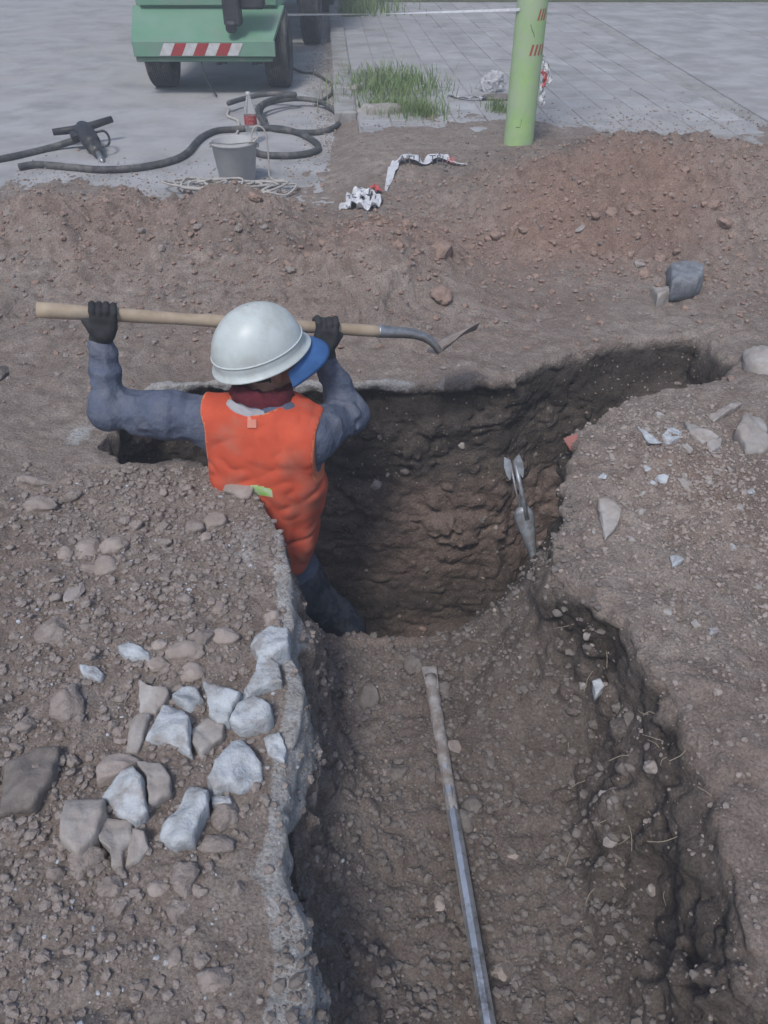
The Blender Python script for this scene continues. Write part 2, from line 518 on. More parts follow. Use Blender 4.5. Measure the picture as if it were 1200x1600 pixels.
# ------------------------------------------------------------------ ground, trench and pit
PIT = [(-1.04, 2.30), (-1.03, 2.55), (-.93, 2.71), (-.7, 2.745), (-.4, 2.74), (-.1, 2.73), (.26, 2.74), (.52, 2.78), (.65, 2.89), (.83, 3.02),
       (1.14, 3.13), (1.40, 3.14), (1.44, 2.88), (1.34, 2.74), (.94, 2.59), (.70, 2.36), (.60, 2.12), (.53, 2.0), (.44, 1.93),
       (.27, 1.88), (.09, 1.86), (-.11, 1.83), (-.22, 1.82), (-.335, 1.84), (-.38, 1.97), (-.53, 2.12), (-.67, 2.21), (-.93, 2.17)]
TRENCH = [(-.32, 1.9), (-.27, 1.62), (-.25, 1.37), (-.205, 1.21), (-.22, .99), (-.19, .77), (-.13, .59), (-.17, .3), (-.2, -.2),
          (.68, -.2), (.70, .48), (.73, .7), (.73, .91), (.68, 1.07), (.69, 1.25), (.66, 1.37), (.55, 1.47), (.49, 1.62), (.56, 1.9), (.59, 2.12), (0, 2.3)]


def gauss(x, y, cx, cy, sx, sy, rot=0):
    c, s = math.cos(rot), math.sin(rot)
    u = (x - cx) * c + (y - cy) * s; v = -(x - cx) * s + (y - cy) * c
    return np.exp(-((u / sx) ** 2 + (v / sy) ** 2))


def hole_plan(x, y):
    return poly_sdf(PIT, x, y), poly_sdf(TRENCH, x, y)


def road_edge(x):
    """y at which the loose earth gives way to the road"""
    return 5.15 + 0.15 * np.sin(x * 2.3) + 0.25 * sstep(-1.2, -2.2, x) - 0.45 * sstep(-1.25, -0.9, x) + 2.3 * sstep(-1.0, -0.42, x) + 1.6 * sstep(-.5, -.3, x)


def kerb_x(y):
    return -0.40 - 0.062 * (y - 8.3)


def ground_height(x, y):
    G = 0.012 * noise2(x * 1.6, y * 1.6, 1) + 0.008 * noise2(x * 4.3, y * 4.3, 2)
    # spoil piles
    pl = 0.20 * gauss(x, y, -1.5, 4.25, 1.15, 0.50) + 0.13 * gauss(x, y, -.75, 4.35, .42, .28) + 0.10 * gauss(x, y, -2.6, 4.0, .9, .8)
    pl = pl + 0.25 * gauss(x, y, -.02, 3.75, .38, .42) + 0.05 * gauss(x, y, -.62, 3.5, .6, .4)
    pl = pl + 0.38 * gauss(x, y, 1.75, 4.8, .95, .68) + 0.10 * gauss(x, y, 1.1, 4.9, .6, .5) + 0.12 * gauss(x, y, 2.7, 4.6, .8, .7)
    pl = pl + 0.09 * gauss(x, y, .92, 2.05, .30, .50) + .05 * gauss(x, y, .85, 1.15, .2, .35) + 0.05 * gauss(x, y, 1.6, 2.6, .4, .3) + 0.05 * gauss(x, y, 1.9, 3.0, .5, .5)
    pl = pl + 0.04 * gauss(x, y, -1.2, 1.3, .6, .6)
    G = G + pl + sstep(.02, .15, pl) * (.10 * np.abs(noise2(x * 3.3, y * 3.3, 17)) - .02)
    rub = np.clip(0.25 + pl * 7, 0, 1)
    rub = np.maximum(rub, 0.55 * sstep(-.2, -.6, x) * sstep(2.3, 2.0, y) * (1 - 0.6 * gauss(x, y, -.42, 1.75, .2, .5)))
    rub = np.maximum(rub, 0.8 * gauss(x, y, 1.0, 2.1, .4, .35))
    rub = np.maximum(rub, .42 * sstep(.5, .7, x) * sstep(1.75, 1.5, y) * np.clip(.5 + 1.4 * noise2(x * 3, y * 3, 18), 0, 1.4))
    smooth_path = gauss(x, y, .75, 3.45, .6, .32)
    rub = rub * (1 - 0.8 * smooth_path)
    wx = x + 0.05 * noise2(x * 6, y * 6, 5); wy = y + 0.05 * noise2(x * 6, y * 6, 6)
    b1 = np.abs(noise2(wx * 8, wy * 9, 7)); b2 = np.abs(noise2(wx * 22, wy * 22, 8)); b3 = np.abs(noise2(wx * 47, wy * 47, 9))
    G = G + rub * (0.058 * b1 + 0.040 * b2 + 0.020 * b3) - 0.032 * rub
    G = G + 0.004 * noise2(x * 30, y * 30, 10)
    # towards the road and the pavement
    left = sstep(-.22, -.36, x)
    e = road_edge(x)
    below_road = sstep(e - 0.15, e + 0.12, y + 0.16 * noise2(x * 5, y * 5, 12) + .10 * noise2(x * 14, y * 14, 14)) * left
    G = G * (1 - below_road) - 0.02 * below_road
    rgt = sstep(-.45, -.10, x)
    rise = 0.105 * sstep(4.9, 5.95, y) * rgt
    G = G * (1 - 0.75 * sstep(5.6, 6.5, y)) + rise
    under = sstep(6.6, 7.5, y + 0.7 * noise2(x * 1.5, y * 1.5, 13) + .40 * noise2(x * 6, y * 6, 15) + .14 * noise2(x * 17, y * 17, 16) + .55 * sstep(.9, 1.5, x)) * rgt
    G = G - 0.055 * under
    G = np.where(y > 7.6, np.minimum(G, np.where(x > -.25, .06, -0.012)), G)
    return G


def hole_air(x, y, z, dP, dT, amp=1.0):
    """>0 in the dug-out air"""
    n = 0.060 * noise3(x * 4.5, y * 4.5, z * 4.5, 20) - 0.052 * np.abs(noise3(x * 10 + z * 3, y * 10, z * 10, 21)) + .034 \
        - 0.030 * np.abs(noise3(x * 23, y * 23 + z * 6, z * 23, 22)) + 0.010 * noise3(x * 55, y * 55, z * 55, 23)
    n = n * (1 - .55 * np.exp(-((z + .05) / .07) ** 2) * sstep(.1, -.05, x) * sstep(2.0, 1.9, y)) * (1 - .3 * sstep(2.4, 2.6, y))
    n = n * amp * (1 - .85 * np.exp(-((x + .22) / .16) ** 2 - ((y - 1.84) / .2) ** 2)) + .02 * np.exp(-((x + .22) / .16) ** 2 - ((y - 1.84) / .2) ** 2)
    n = n - .055 * np.exp(-((x - .80) / .10) ** 2 - ((y - .62) / .28) ** 2)
    near = np.exp(-np.abs(z + 0.02) / 0.05) * 0.45      # crisper lip at the surface
    n = n * (1 - near)
    fp = -1.42 + 1.0 * sstep(.55, 1.25, x) + 0.05 * noise2(x * 5, y * 5, 24)
    # undercut band in the far wall, sloped bank on the right
    lean = 0.06 + 0.28 * sstep(.7, 1.2, x)
    bulge = 0.035 * np.exp(-((z + 0.10) / 0.05) ** 2) * sstep(2.2, 2.6, y) * sstep(.7, .4, x)
    p = smin(dP + lean * z + n + bulge, (z - fp) , 0.10)
    ft = -0.52 + 0.28 * sstep(.20, .56, x) * sstep(1.2, 1.8, y) + 0.035 * noise2(x * 3, y * 3, 25) + 0.030 * np.abs(noise2(x * 13, y * 13, 26)) \
        + 0.022 * np.abs(noise2(x * 31, y * 31, 27)) + 0.10 * sstep(-.02, -.2, x) * sstep(1.3, .6, y) * 0.5
    lt = 0.27 - 0.12 * sstep(1.3, 1.7, y) + 0.03 * sstep(.2, .5, x)
    t = smin(dT + lt * z + n * 1.1, (z - ft), 0.16)
    return smax(p, t, 0.025)


HX0, HX1, HY0, HY1 = -1.75, 1.85, -0.36, 3.48
hh = 0.009
gx = np.arange(HX0, HX1, hh); gy = np.arange(HY0, HY1, hh); gz = np.arange(-1.58, 0.30, hh)
X2, Y2 = np.meshgrid(gx, gy, indexing='ij')
G2 = ground_height(X2, Y2).astype(np.float32)
dP2, dT2 = [a.astype(np.float32) for a in hole_plan(X2, Y2)]
F = np.empty((len(gx), len(gy), len(gz)), np.float32)
F[:] = gz[None, None, :].astype(np.float32) - G2[:, :, None]
hm = np.maximum(dP2, dT2) > -0.16
ii, jj = np.nonzero(hm)
for c0 in range(0, len(ii), 12000):
    a = ii[c0:c0 + 12000]; b = jj[c0:c0 + 12000]
    nz_ = len(gz)
    Z = np.broadcast_to(gz[None, :].astype(np.float32), (len(a), nz_))
    dp = np.broadcast_to(dP2[a, b][:, None], Z.shape); dt = np.broadcast_to(dT2[a, b][:, None], Z.shape)
    # cheap estimate first, noise only near the surface
    col = F[a, b]
    est = np.maximum(dp, dt)
    flo = np.minimum(-1.30 + 1.0 * sstep(.55, 1.25, gx[a]), 0)[:, None]
    sel = (col < 0.06) & ((est > -0.15) & ((est < 0.45) | (Z < -0.25)))
    r, q = np.nonzero(sel)
    xx = gx[a][r].astype(np.float32); yy = gy[b][r].astype(np.float32); zz = gz[q].astype(np.float32)
    H = hole_air(xx, yy, zz, dp[r, q], dt[r, q])
    outc = col.copy()
    deep = (~sel) & (col < 0.06) & (est >= 0.45)
    outc[deep] = np.maximum(outc[deep], 0.2)
    outc[r, q] = smax(col[r, q], H.astype(np.float32), 0.014)
    F[a, b] = outc
gv, gq = snet(F, (gx[0], gy[0], gz[0]), hh)
del F


def ground_masks(v):
    x, y, z = v[:, 0].astype(np.float64), v[:, 1].astype(np.float64), v[:, 2].astype(np.float64)
    dp, dt = hole_plan(x, y)
    d = np.maximum(dp, dt)
    g = ground_height(x, y)
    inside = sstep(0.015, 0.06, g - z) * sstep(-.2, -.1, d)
    n1 = noise2(x * 3, y * 3, 31); n3 = noise3(x * 3.5, y * 3.5, z * 9, 32)
    red = 0.95 * gauss(x, y, 1.35, 4.55, .75, .55) + 0.75 * gauss(x, y, 1.0, 4.2, .5, .35) + 0.75 * gauss(x, y, .05, 3.95, .45, .42) \
        + 0.4 * gauss(x, y, -1.3, 4.2, 1.2, .5) + 0.25 * gauss(x, y, -.6, 3.3, .6, .5) + 0.45 * gauss(x, y, 1.0, 1.95, .2, .3)
    red = np.clip(red + 0.25 * n1, 0, 1) * (1 - inside)
    # pit walls: grey damp band over reddish brown earth
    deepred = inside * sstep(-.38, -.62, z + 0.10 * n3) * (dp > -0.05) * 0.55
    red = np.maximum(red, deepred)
    wet_and_shade = inside * np.clip(0.80 + 0.30 * n3 + .3 * np.exp(-((z + .10) / .07) ** 2) - 0.42 * sstep(-.40, -.55, z + .05 * n1) * (dp > -.05) + .40 * sstep(-.95, -1.2, z + .06 * n1), 0, 1)  # damp earth, plus shade painted into the colour towards the pit bottom
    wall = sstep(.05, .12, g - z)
    wet_and_shade = np.where((dt > 0) & (y < 1.85), wet_and_shade * (0.26 + 0.30 * sstep(0.0, .25, x) + 0.15 * sstep(0.35, .6, x)), wet_and_shade)
    wet_and_shade = np.maximum(wet_and_shade, 0.75 * gauss(x, y, 2.0, 5.35, 1.1, .42) * np.clip(0.8 + n1, 0, 1))
    wet_and_shade = np.maximum(wet_and_shade, np.clip(0.45 * gauss(x, y, -.60, 4.0, .3, .3) + 0.2 * n1, 0, 1) * (1 - inside))
    # broken concrete crust along the left lip of the trench and the pit
    lip = sstep(-0.075 - .03 * sstep(1.2, .6, y), -0.02, dt + 0.03 * noise2(x * 9, y * 9, 33)) * (x < .1) * (y < 1.95) * sstep(-.20, -.07, z + 0.05 * n3)
    lip = lip * (0.66 + 0.45 * sstep(1.3, .7, y) + 0.25 * n1)
    lip2 = sstep(-0.05, -0.015, dp) * (y > 2.6) * (x < .25) * sstep(-.07, -.02, z) * (0.66 + 0.35 * noise2(x * 7, y * 7, 34))
    lip3 = 0.62 * gauss(x, y, -1.12, 2.38, .07, .14) + 0.5 * gauss(x, y, -.42, 1.75, .12, .3)
    conc = np.clip(np.maximum(np.maximum(lip, lip2), lip3), 0, 1)
    roadish = sstep(-.35, -.6, x) * sstep(4.6, 5.4, y) * 0.30
    conc = np.maximum(conc, roadish)
    return np.stack([np.clip(red, 0, 1), conc, np.clip(wet_and_shade, 0, 1), np.ones_like(x)], 1)


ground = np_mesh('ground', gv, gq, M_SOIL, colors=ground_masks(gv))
tag(ground, kind='structure')
ground['label'] = 'dug-up earth with the trench, the deep pit and its crumbling banks'


def stretch(a, b, n, p=2.2):
    t = np.linspace(0, 1, n + 1)[1:]
    return a + (b - a) * t ** p


st = 0.014
xs = np.concatenate([stretch(-4.0, -150, 26, 3)[::-1], np.arange(-4.0, HX0 - 1e-6, st), [HX0 + 0.006], np.arange(HX0 + .03, HX1 - .03, st), [HX1 - 0.012], np.arange(HX1 + .003, 4.2, st), stretch(4.2, 150, 26, 3)])
ys = np.concatenate([stretch(HY0 - .3, -60, 14, 3)[::-1], [HY0 - .3, HY0 + 0.006], np.arange(HY0 + .3, HY1 - .03, 0.05), [HY1 - 0.012], np.arange(HY1 + .003, 7.6, st), stretch(7.6, 220, 40, 3)])
XX, YY = np.meshgrid(xs, ys, indexing='ij')
GG = ground_height(XX, YY)
ov = np.stack([XX.ravel(), YY.ravel(), GG.ravel()], 1)
nX, nY = len(xs), len(ys)
I, J = np.meshgrid(np.arange(nX - 1), np.arange(nY - 1), indexing='ij')
keep = ~((xs[I] >= HX0 + .005) & (xs[I + 1] <= HX1 - .011) & (ys[J] >= HY0 + .005) & (ys[J + 1] <= HY1 - .011))
I = I[keep]; J = J[keep]
oq = np.stack([I * nY + J, (I + 1) * nY + J, (I + 1) * nY + J + 1, I * nY + J + 1], 1)
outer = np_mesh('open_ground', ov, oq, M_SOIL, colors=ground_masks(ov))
tag(outer, kind='structure')
outer['label'] = 'spoil heaps and bare earth around the excavation'
bpy.context.view_layer.update()


def drop(x, y, top=3.0):
    """ground height below a point"""
    best = None
    for o in (ground, outer):
        ok, p, n, _ = o.ray_cast(Vector((x, y, top)), Vector((0, 0, -1)))
        if ok and (best is None or p.z > best[0].z): best = (p, n)
    if not best: best = (Vector((x, y, 0)), Vector((0, 0, 1)))
    p = best[0]
    if x < kerb_x(y) - .07 and y > 4.4: p.z = max(p.z, .004)
    elif x > kerb_x(y) + .1 and y > 6.45: p.z = max(p.z, .094)
    return best


def hit(px, py):
    best = None
    o0 = Vector((0, 0, CAM_H)); d = ray(px, py).normalized()
    for o in (ground, outer):
        ok, p, n, _ = o.ray_cast(o0, d)
        if ok and (best is None or (p - o0).length < (best[0] - o0).length): best = (p, n)
    return best if best else (ath(px, py), Vector((0, 0, 1)))


# ------------------------------------------------------------------ road, kerb, pavement, verge
mb = MB()
rx = [-30, -12, -6, -3, -1.5]; ry = [4.3, 6, 8, 11, 16, 30, 90]
V = []; Fc = []
for j, y in enumerate(ry):
    row = rx + [kerb_x(y) - 0.07]
    V += [(x, y, 0.004) for x in row]
for j in range(len(ry) - 1):
    for i in range(5):
        a = j * 6 + i
        Fc.append((a, a + 1, a + 7, a + 6))
mb.add(V, Fc)
road = mb.build('road', M_ROAD); tag(road, kind='structure')
road['label'] = 'dusty grey road under the green trailer'

sidewalk = empty('sidewalk', (0, 0, 0)); tag(sidewalk, kind='structure')
sidewalk['label'] = 'grey tiled pavement behind the heaps'
base = MB()
base.prism([(kerb_x(6.0) + 0.10, 6.0), (30, 6.0), (30, 15.4), (kerb_x(15.4) + .08, 15.4)], -0.05, 0.088)
base.build('mortar_bed', M_KERB, sidewalk)
tw, tl = 0.262, 0.42
tile_me = []
for k in range(6):
    r = random.Random(k)
    b = MB(); b.box((0, 0, 0), (tw - 0.010, tl - 0.009, 0.022), bev=0.004)
    me = b.mesh('tile')
    me.materials.append(mat('paving_tile_tone', tuple(c * (0.86 + 0.05 * k) for c in (0.43, 0.435, 0.45)), 0.92, tuple(c * (0.80 + 0.05 * k) for c in (0.31, 0.31, 0.315)), 3.5, 0.4, 70, 0.003, dust=0.5, dustcol=(0.40, 0.39, 0.385), dscale=2.2, glob=True, spec=0.2))
    tile_me.append(me)
cnt = 0
for r_ in range(21):
    y = 6.43 + r_ * tl
    for c in range(15):
        x = kerb_x(y) + 0.09 + tw * (c + .5)
        if x > 2.95 or y > 15.2: continue
        if y < 6.0: continue
        me = tile_me[int((noise2(np.array([c * .9]), np.array([r_ * 1.7]), 40)[0] * .5 + .5) * 5.9) % 6]
        t = bpy.data.objects.new('tile', me); COL.objects.link(t); t.parent = sidewalk
        t.location = (x, y + tl / 2, 0.084 + RND.uniform(-.003, .003)); t.rotation_euler = (RND.gauss(0, .006), RND.gauss(0, .006), RND.gauss(0, .006) + 0.062)
        cnt += 1
# large cast slabs on the right part of the pavement
for r_ in range(5):
    for c in range(4):
        x0 = 3.1 + c * 1.7; y0 = 6.30 + r_ * 1.7
        b = MB(); b.box((x0 + .85, y0 + .85, 0.085), (1.685, 1.685, 0.03), bev=0.005)
        b.build('slab', M_TILE, sidewalk)

ksp = empty('kerb', (0, 0, 0)); tag(ksp, kind='structure'); ksp['label'] = 'raised concrete kerb between road and pavement'
kme = MB(); kme.box((0, 0, 0), (0.19, 0.985, 0.22), bev=0.014); kme = kme.mesh('kerb_stone'); kme.materials.append(M_KERB)
for k in range(9):
    y = 7.55 + k * 1.0
    o = bpy.data.objects.new('kerb_stone', kme); COL.objects.link(o); o.parent = ksp
    o.location = (kerb_x(y) + 0.005, y, 0.012 + RND.uniform(-.005, .005)); o.rotation_euler = (0, RND.gauss(0, .01), 0.062 + RND.gauss(0, .006))
vg = MB()
vg.prism([(kerb_x(15.4) + .0, 15.42), (30, 15.42), (30, 90), (kerb_x(90) * .3, 90)], -0.04, 0.10)
vb = vg.build('grass_verge', M_GRASSG); tag(vb, kind='structure')


def grass_mesh(name, pts, hmin, hmax, w, seed):
    """curved tapering blades standing on the given ground points"""
    r = np.random.default_rng(seed)
    P = np.array(pts); n = len(P)
    h = r.uniform(hmin, hmax, n); a = r.uniform(0, 2 * np.pi, n); ln = r.uniform(.15, .9, n) * h
    dx = np.cos(a) * ln; dy = np.sin(a) * ln; px = -np.sin(a) * w; py = np.cos(a) * w
    V = []
    for t, ww in ((0, 1), (.4, .85), (.75, .5), (1, .05)):
        cx = P[:, 0] + dx * t * t; cy = P[:, 1] + dy * t * t; cz = P[:, 2] + h * (t - .25 * t * t) / .75 - .004
        V.append(np.stack([cx - px * ww, cy - py * ww, cz], 1)); V.append(np.stack([cx + px * ww, cy + py * ww, cz], 1))
    V = np.stack(V, 1).reshape(-1, 3)
    b = np.arange(n)[:, None] * 8
    Q = np.concatenate([b + np.array([[0, 1, 3, 2]]), b + np.array([[2, 3, 5, 4]]), b + np.array([[4, 5, 7, 6]])])
    return np_mesh(name, V, Q, M_GRASS, smooth=False)


def clump(cx, cy, sx, sy, n, hmin, hmax, w, seed, label, z=None):
    r = random.Random(seed); pts = []
    for _ in range(n):
        x = cx + r.gauss(0, sx * .5); y = cy + r.gauss(0, sy * .5)
        pts.append((x, y, z if z is not None else max(drop(x, y)[0].z, 0.0)))
    o = grass_mesh('grass', pts, hmin, hmax, w, seed)
    tag(o, label, 'grass', kind='stuff')


clump(.06, 8.2, .50, .85, 1700, .05, .16, .0042, 1, 'thick bright green grass growing beside the end of the kerb', 0.07)
clump(.02, 7.3, .20, .26, 500, .04, .10, .003, 2, 'small grass tuft beside the half buried kerb block')
clump(.30, 7.12, .20, .24, 520, .05, .13, .003, 3, 'upright grass tuft right of the half buried kerb block')
clump(.97, 7.22, .10, .14, 200, .04, .10, .003, 4, 'lone green weed on the bare earth left of the green pole')
clump(1.75, 5.35, .35, .12, 160, .02, .06, .003, 14, 'sparse weeds on the dark back of the earth heap')
pts = [(RND.uniform(-.75, 7), RND.uniform(15.45, 21), 0.10) for _ in range(9000)] + [(kerb_x(14.5) + .1 + abs(RND.gauss(0, .35)), RND.uniform(13.4, 15.5), .09) for _ in range(900)]
o = grass_mesh('grass', pts, .06, .22, .008, 5); tag(o, 'strip of rough grass along the far side of the pavement', 'grass', kind='stuff')

# ------------------------------------------------------------------ rocks, shards, clods
def ico(sub):
    import bmesh
    bm = bmesh.new(); bmesh.ops.create_icosphere(bm, subdivisions=sub, radius=1)
    v = np.array([p.co[:] for p in bm.verts]); f = np.array([[q.index for q in p.verts] for p in bm.faces]); bm.free()
    return v, f


ICO1 = ico(1); ICO2 = ico(2); ICO3 = ico(4)


def rock_geo(seed, kind, base=None):
    r = np.random.default_rng(seed)
    v, f = base if base else ICO3
    v = v.copy()
    nf = {'round': 8, 'angular': 13, 'clod': 11}[kind]
    for _ in range(nf):
        n = r.normal(size=3); n /= np.linalg.norm(n)
        d = r.uniform(*{'round': (.70, .95), 'angular': (.45, .85), 'clod': (.6, .92)}[kind])
        s = np.maximum(0, v @ n - d)
        v = v - s[:, None] * n * (1.0 if kind == 'angular' else .8)
    a = {'round': .085, 'angular': .06, 'clod': .15}[kind]
    o = r.uniform(0, 50)
    nn = noise3(v[:, 0] * 2 + o, v[:, 1] * 2, v[:, 2] * 2) * a * 1.6 + np.abs(noise3(v[:, 0] * 5 + o, v[:, 1] * 5, v[:, 2] * 5)) * a + noise3(v[:, 0] * 11 + o, v[:, 1] * 11, v[:, 2] * 11) * a * .4
    v = v * (1 + nn)[:, None]
    return v, f


ROCKS = {}
for kind, mm in (('round', M_STONE), ('angular', M_CONC), ('clod', M_CLOD)):
    for k in range(7):
        ROCKS[kind, k] = rock_geo(100 + k * 7 + len(kind), kind)


def rock_mesh(kind, k, m):
    key = (kind, k, m.name)
    if key not in RM:
        v, f = ROCKS[kind, k]
        me = bpy.data.meshes.new('stone')
        me.from_pydata([tuple(p) for p in v], [], [tuple(int(i) for i in q) for q in f]); me.update()
        me.materials.append(m)
        me.polygons.foreach_set('use_smooth', [kind != 'angular'] * len(me.polygons))
        RM[key] = me
    return RM[key]


RM = {}


def stone(name, px, py, rpx, rpy, kind, m, label, cat='stone', sink=0.45, hgt=0.75, group=None, rot=None, k=None):
    p, n = hit(px, py + rpy * .45)
    z = (p - Vector((0, 0, CAM_H))).dot(Vector((0, math.cos(PITCH), -math.sin(PITCH))))
    sx = rpx * z / 1200; sy = rpy * z / 1200 / 0.85
    sz = min(sx, sy) * hgt
    o = bpy.data.objects.new(name, rock_mesh(kind, k if k is not None else RND.randrange(7), m)); COL.objects.link(o)
    o.scale = (sx, sy, sz); o.location = p + Vector((0, sy * .3, sz * (1 - sink * 2) * .8))
    tq = Vector((0, 0, 1)).lerp(n, .5).normalized().to_track_quat('Z', 'Y')
    o.rotation_euler = (n.x * 0 + RND.gauss(0, .12) - n.y * .5, RND.gauss(0, .12) + n.x * .5, rot if rot is not None else RND.uniform(-.3, .3))
    tag(o, label, cat, group)
    return o


def shard(outline, label, m=M_CONC, thick=0.035, lift=0.006, tilt=(0, 0), name='concrete_chunk', cat='concrete chunk', seed=0, cut=None):
    """angular flat-topped chunk with its own outline, thickness and broken sides, lying on the ground"""
    r = np.random.default_rng(seed + 500)
    P = [hit(x, y)[0] for x, y in outline]
    c = sum(P, Vector()) / len(P)
    zg = sorted(p.z for p in P)[len(P) // 2]
    if abs(zg - c.z) > .05: zg = c.z
    # plan outline at a common level
    pts = []
    for (x, y) in outline:
        d = ray(x, y); q = Vector((0, 0, CAM_H)) + d * ((zg + thick * .6 + lift - CAM_H) / d.z); pts.append((q.x, q.y))
    cx = sum(p[0] for p in pts) / len(pts); cy = sum(p[1] for p in pts) / len(pts)
    L = np.array(pts) - [cx, cy]
    # subdivide outline with jitter
    Q = []
    n = len(L); per = sum(np.linalg.norm(L[(i + 1) % n] - L[i]) for i in range(n)); sc = per / 6
    for i in range(n):
        a, b = L[i], L[(i + 1) % n]; e = np.linalg.norm(b - a); m_ = max(2, int(e / 0.009))
        nrm = np.array([b[1] - a[1], a[0] - b[0]]) / (e + 1e-9)
        for k in range(m_):
            t = k / m_
            Q.append(a + (b - a) * t + (nrm * r.normal(0, .02) * sc * .35 if k else 0))
    Q = np.array(Q); m_ = len(Q)
    area = sum(Q[i][0] * Q[(i + 1) % m_][1] - Q[(i + 1) % m_][0] * Q[i][1] for i in range(m_))
    if area < 0: Q = Q[::-1]
    ang = np.arctan2(Q[:, 1], Q[:, 0])
    side = 1 + 0.10 * noise2(np.cos(ang) * 2.2 + seed, np.sin(ang) * 2.2, 50) 
    V = []
    levels = [(0.86 , -thick * .9), (1.0, -thick * .35), (1.01, thick * .25), (.985, thick * .46), (.93, thick * .56)]
    ninner = 7
    for s, z in levels:
        V.append(np.column_stack([Q * (s * np.where(z < 0, side, 1))[:, None] if z < 0 else Q * s, np.full(m_, z)]))
    for k in range(1, ninner):
        s = .93 * (1 - k / ninner) ; V.append(np.column_stack([Q * s, np.full(m_, thick * .58)]))
    V = np.concatenate(V + [np.array([[0, 0, thick * .58]])])
    V[:, 0] += noise3(V[:, 0] * 90, V[:, 1] * 90, V[:, 2] * 90, 51 + seed) * .0025
    V[:, 1] += noise3(V[:, 0] * 90, V[:, 1] * 90, V[:, 2] * 90, 52 + seed) * .0025
    sl = r.normal(0, .10, 2)
    # top made of two or three broken planes plus grain
    pl = [r.normal(0, .22, 2) for _ in range(3)]; of = r.uniform(-.2, .35, 3) * thick
    tz = np.minimum.reduce([V[:, :2] @ pl[i] + of[i] for i in range(3)] + [np.full(len(V), thick * .25)])
    up = V[:, 2] > 0
    V[:, 2] += np.where(up, np.clip(tz, -.5 * thick, .3 * thick), 0)
    V[:, 2] += noise3(V[:, 0] * 28, V[:, 1] * 28, V[:, 2] * 28, 53 + seed) * .008 + noise3(V[:, 0] * 80, V[:, 1] * 80, V[:, 2] * 80, 54 + seed) * .0035
    Fq = []
    R = len(levels) + ninner - 1
    for a in range(R - 1):
        for i in range(m_):
            j = (i + 1) % m_
            Fq.append((a * m_ + i, a * m_ + j, (a + 1) * m_ + j, (a + 1) * m_ + i))
    top = len(V) - 1
    for i in range(m_): Fq.append(((R - 1) * m_ + i, (R - 1) * m_ + (i + 1) % m_, top))
    Fq.append(tuple(range(m_))[::-1])
    me = bpy.data.meshes.new(name); me.from_pydata([tuple(v) for v in V], [], Fq); me.update()
    o = link(name, me, m, smooth=True)
    o.location = (cx, cy, zg + lift + thick * .1)
    o.rotation_euler = (tilt[0], tilt[1], 0)
    tag(o, label, cat)
    return o


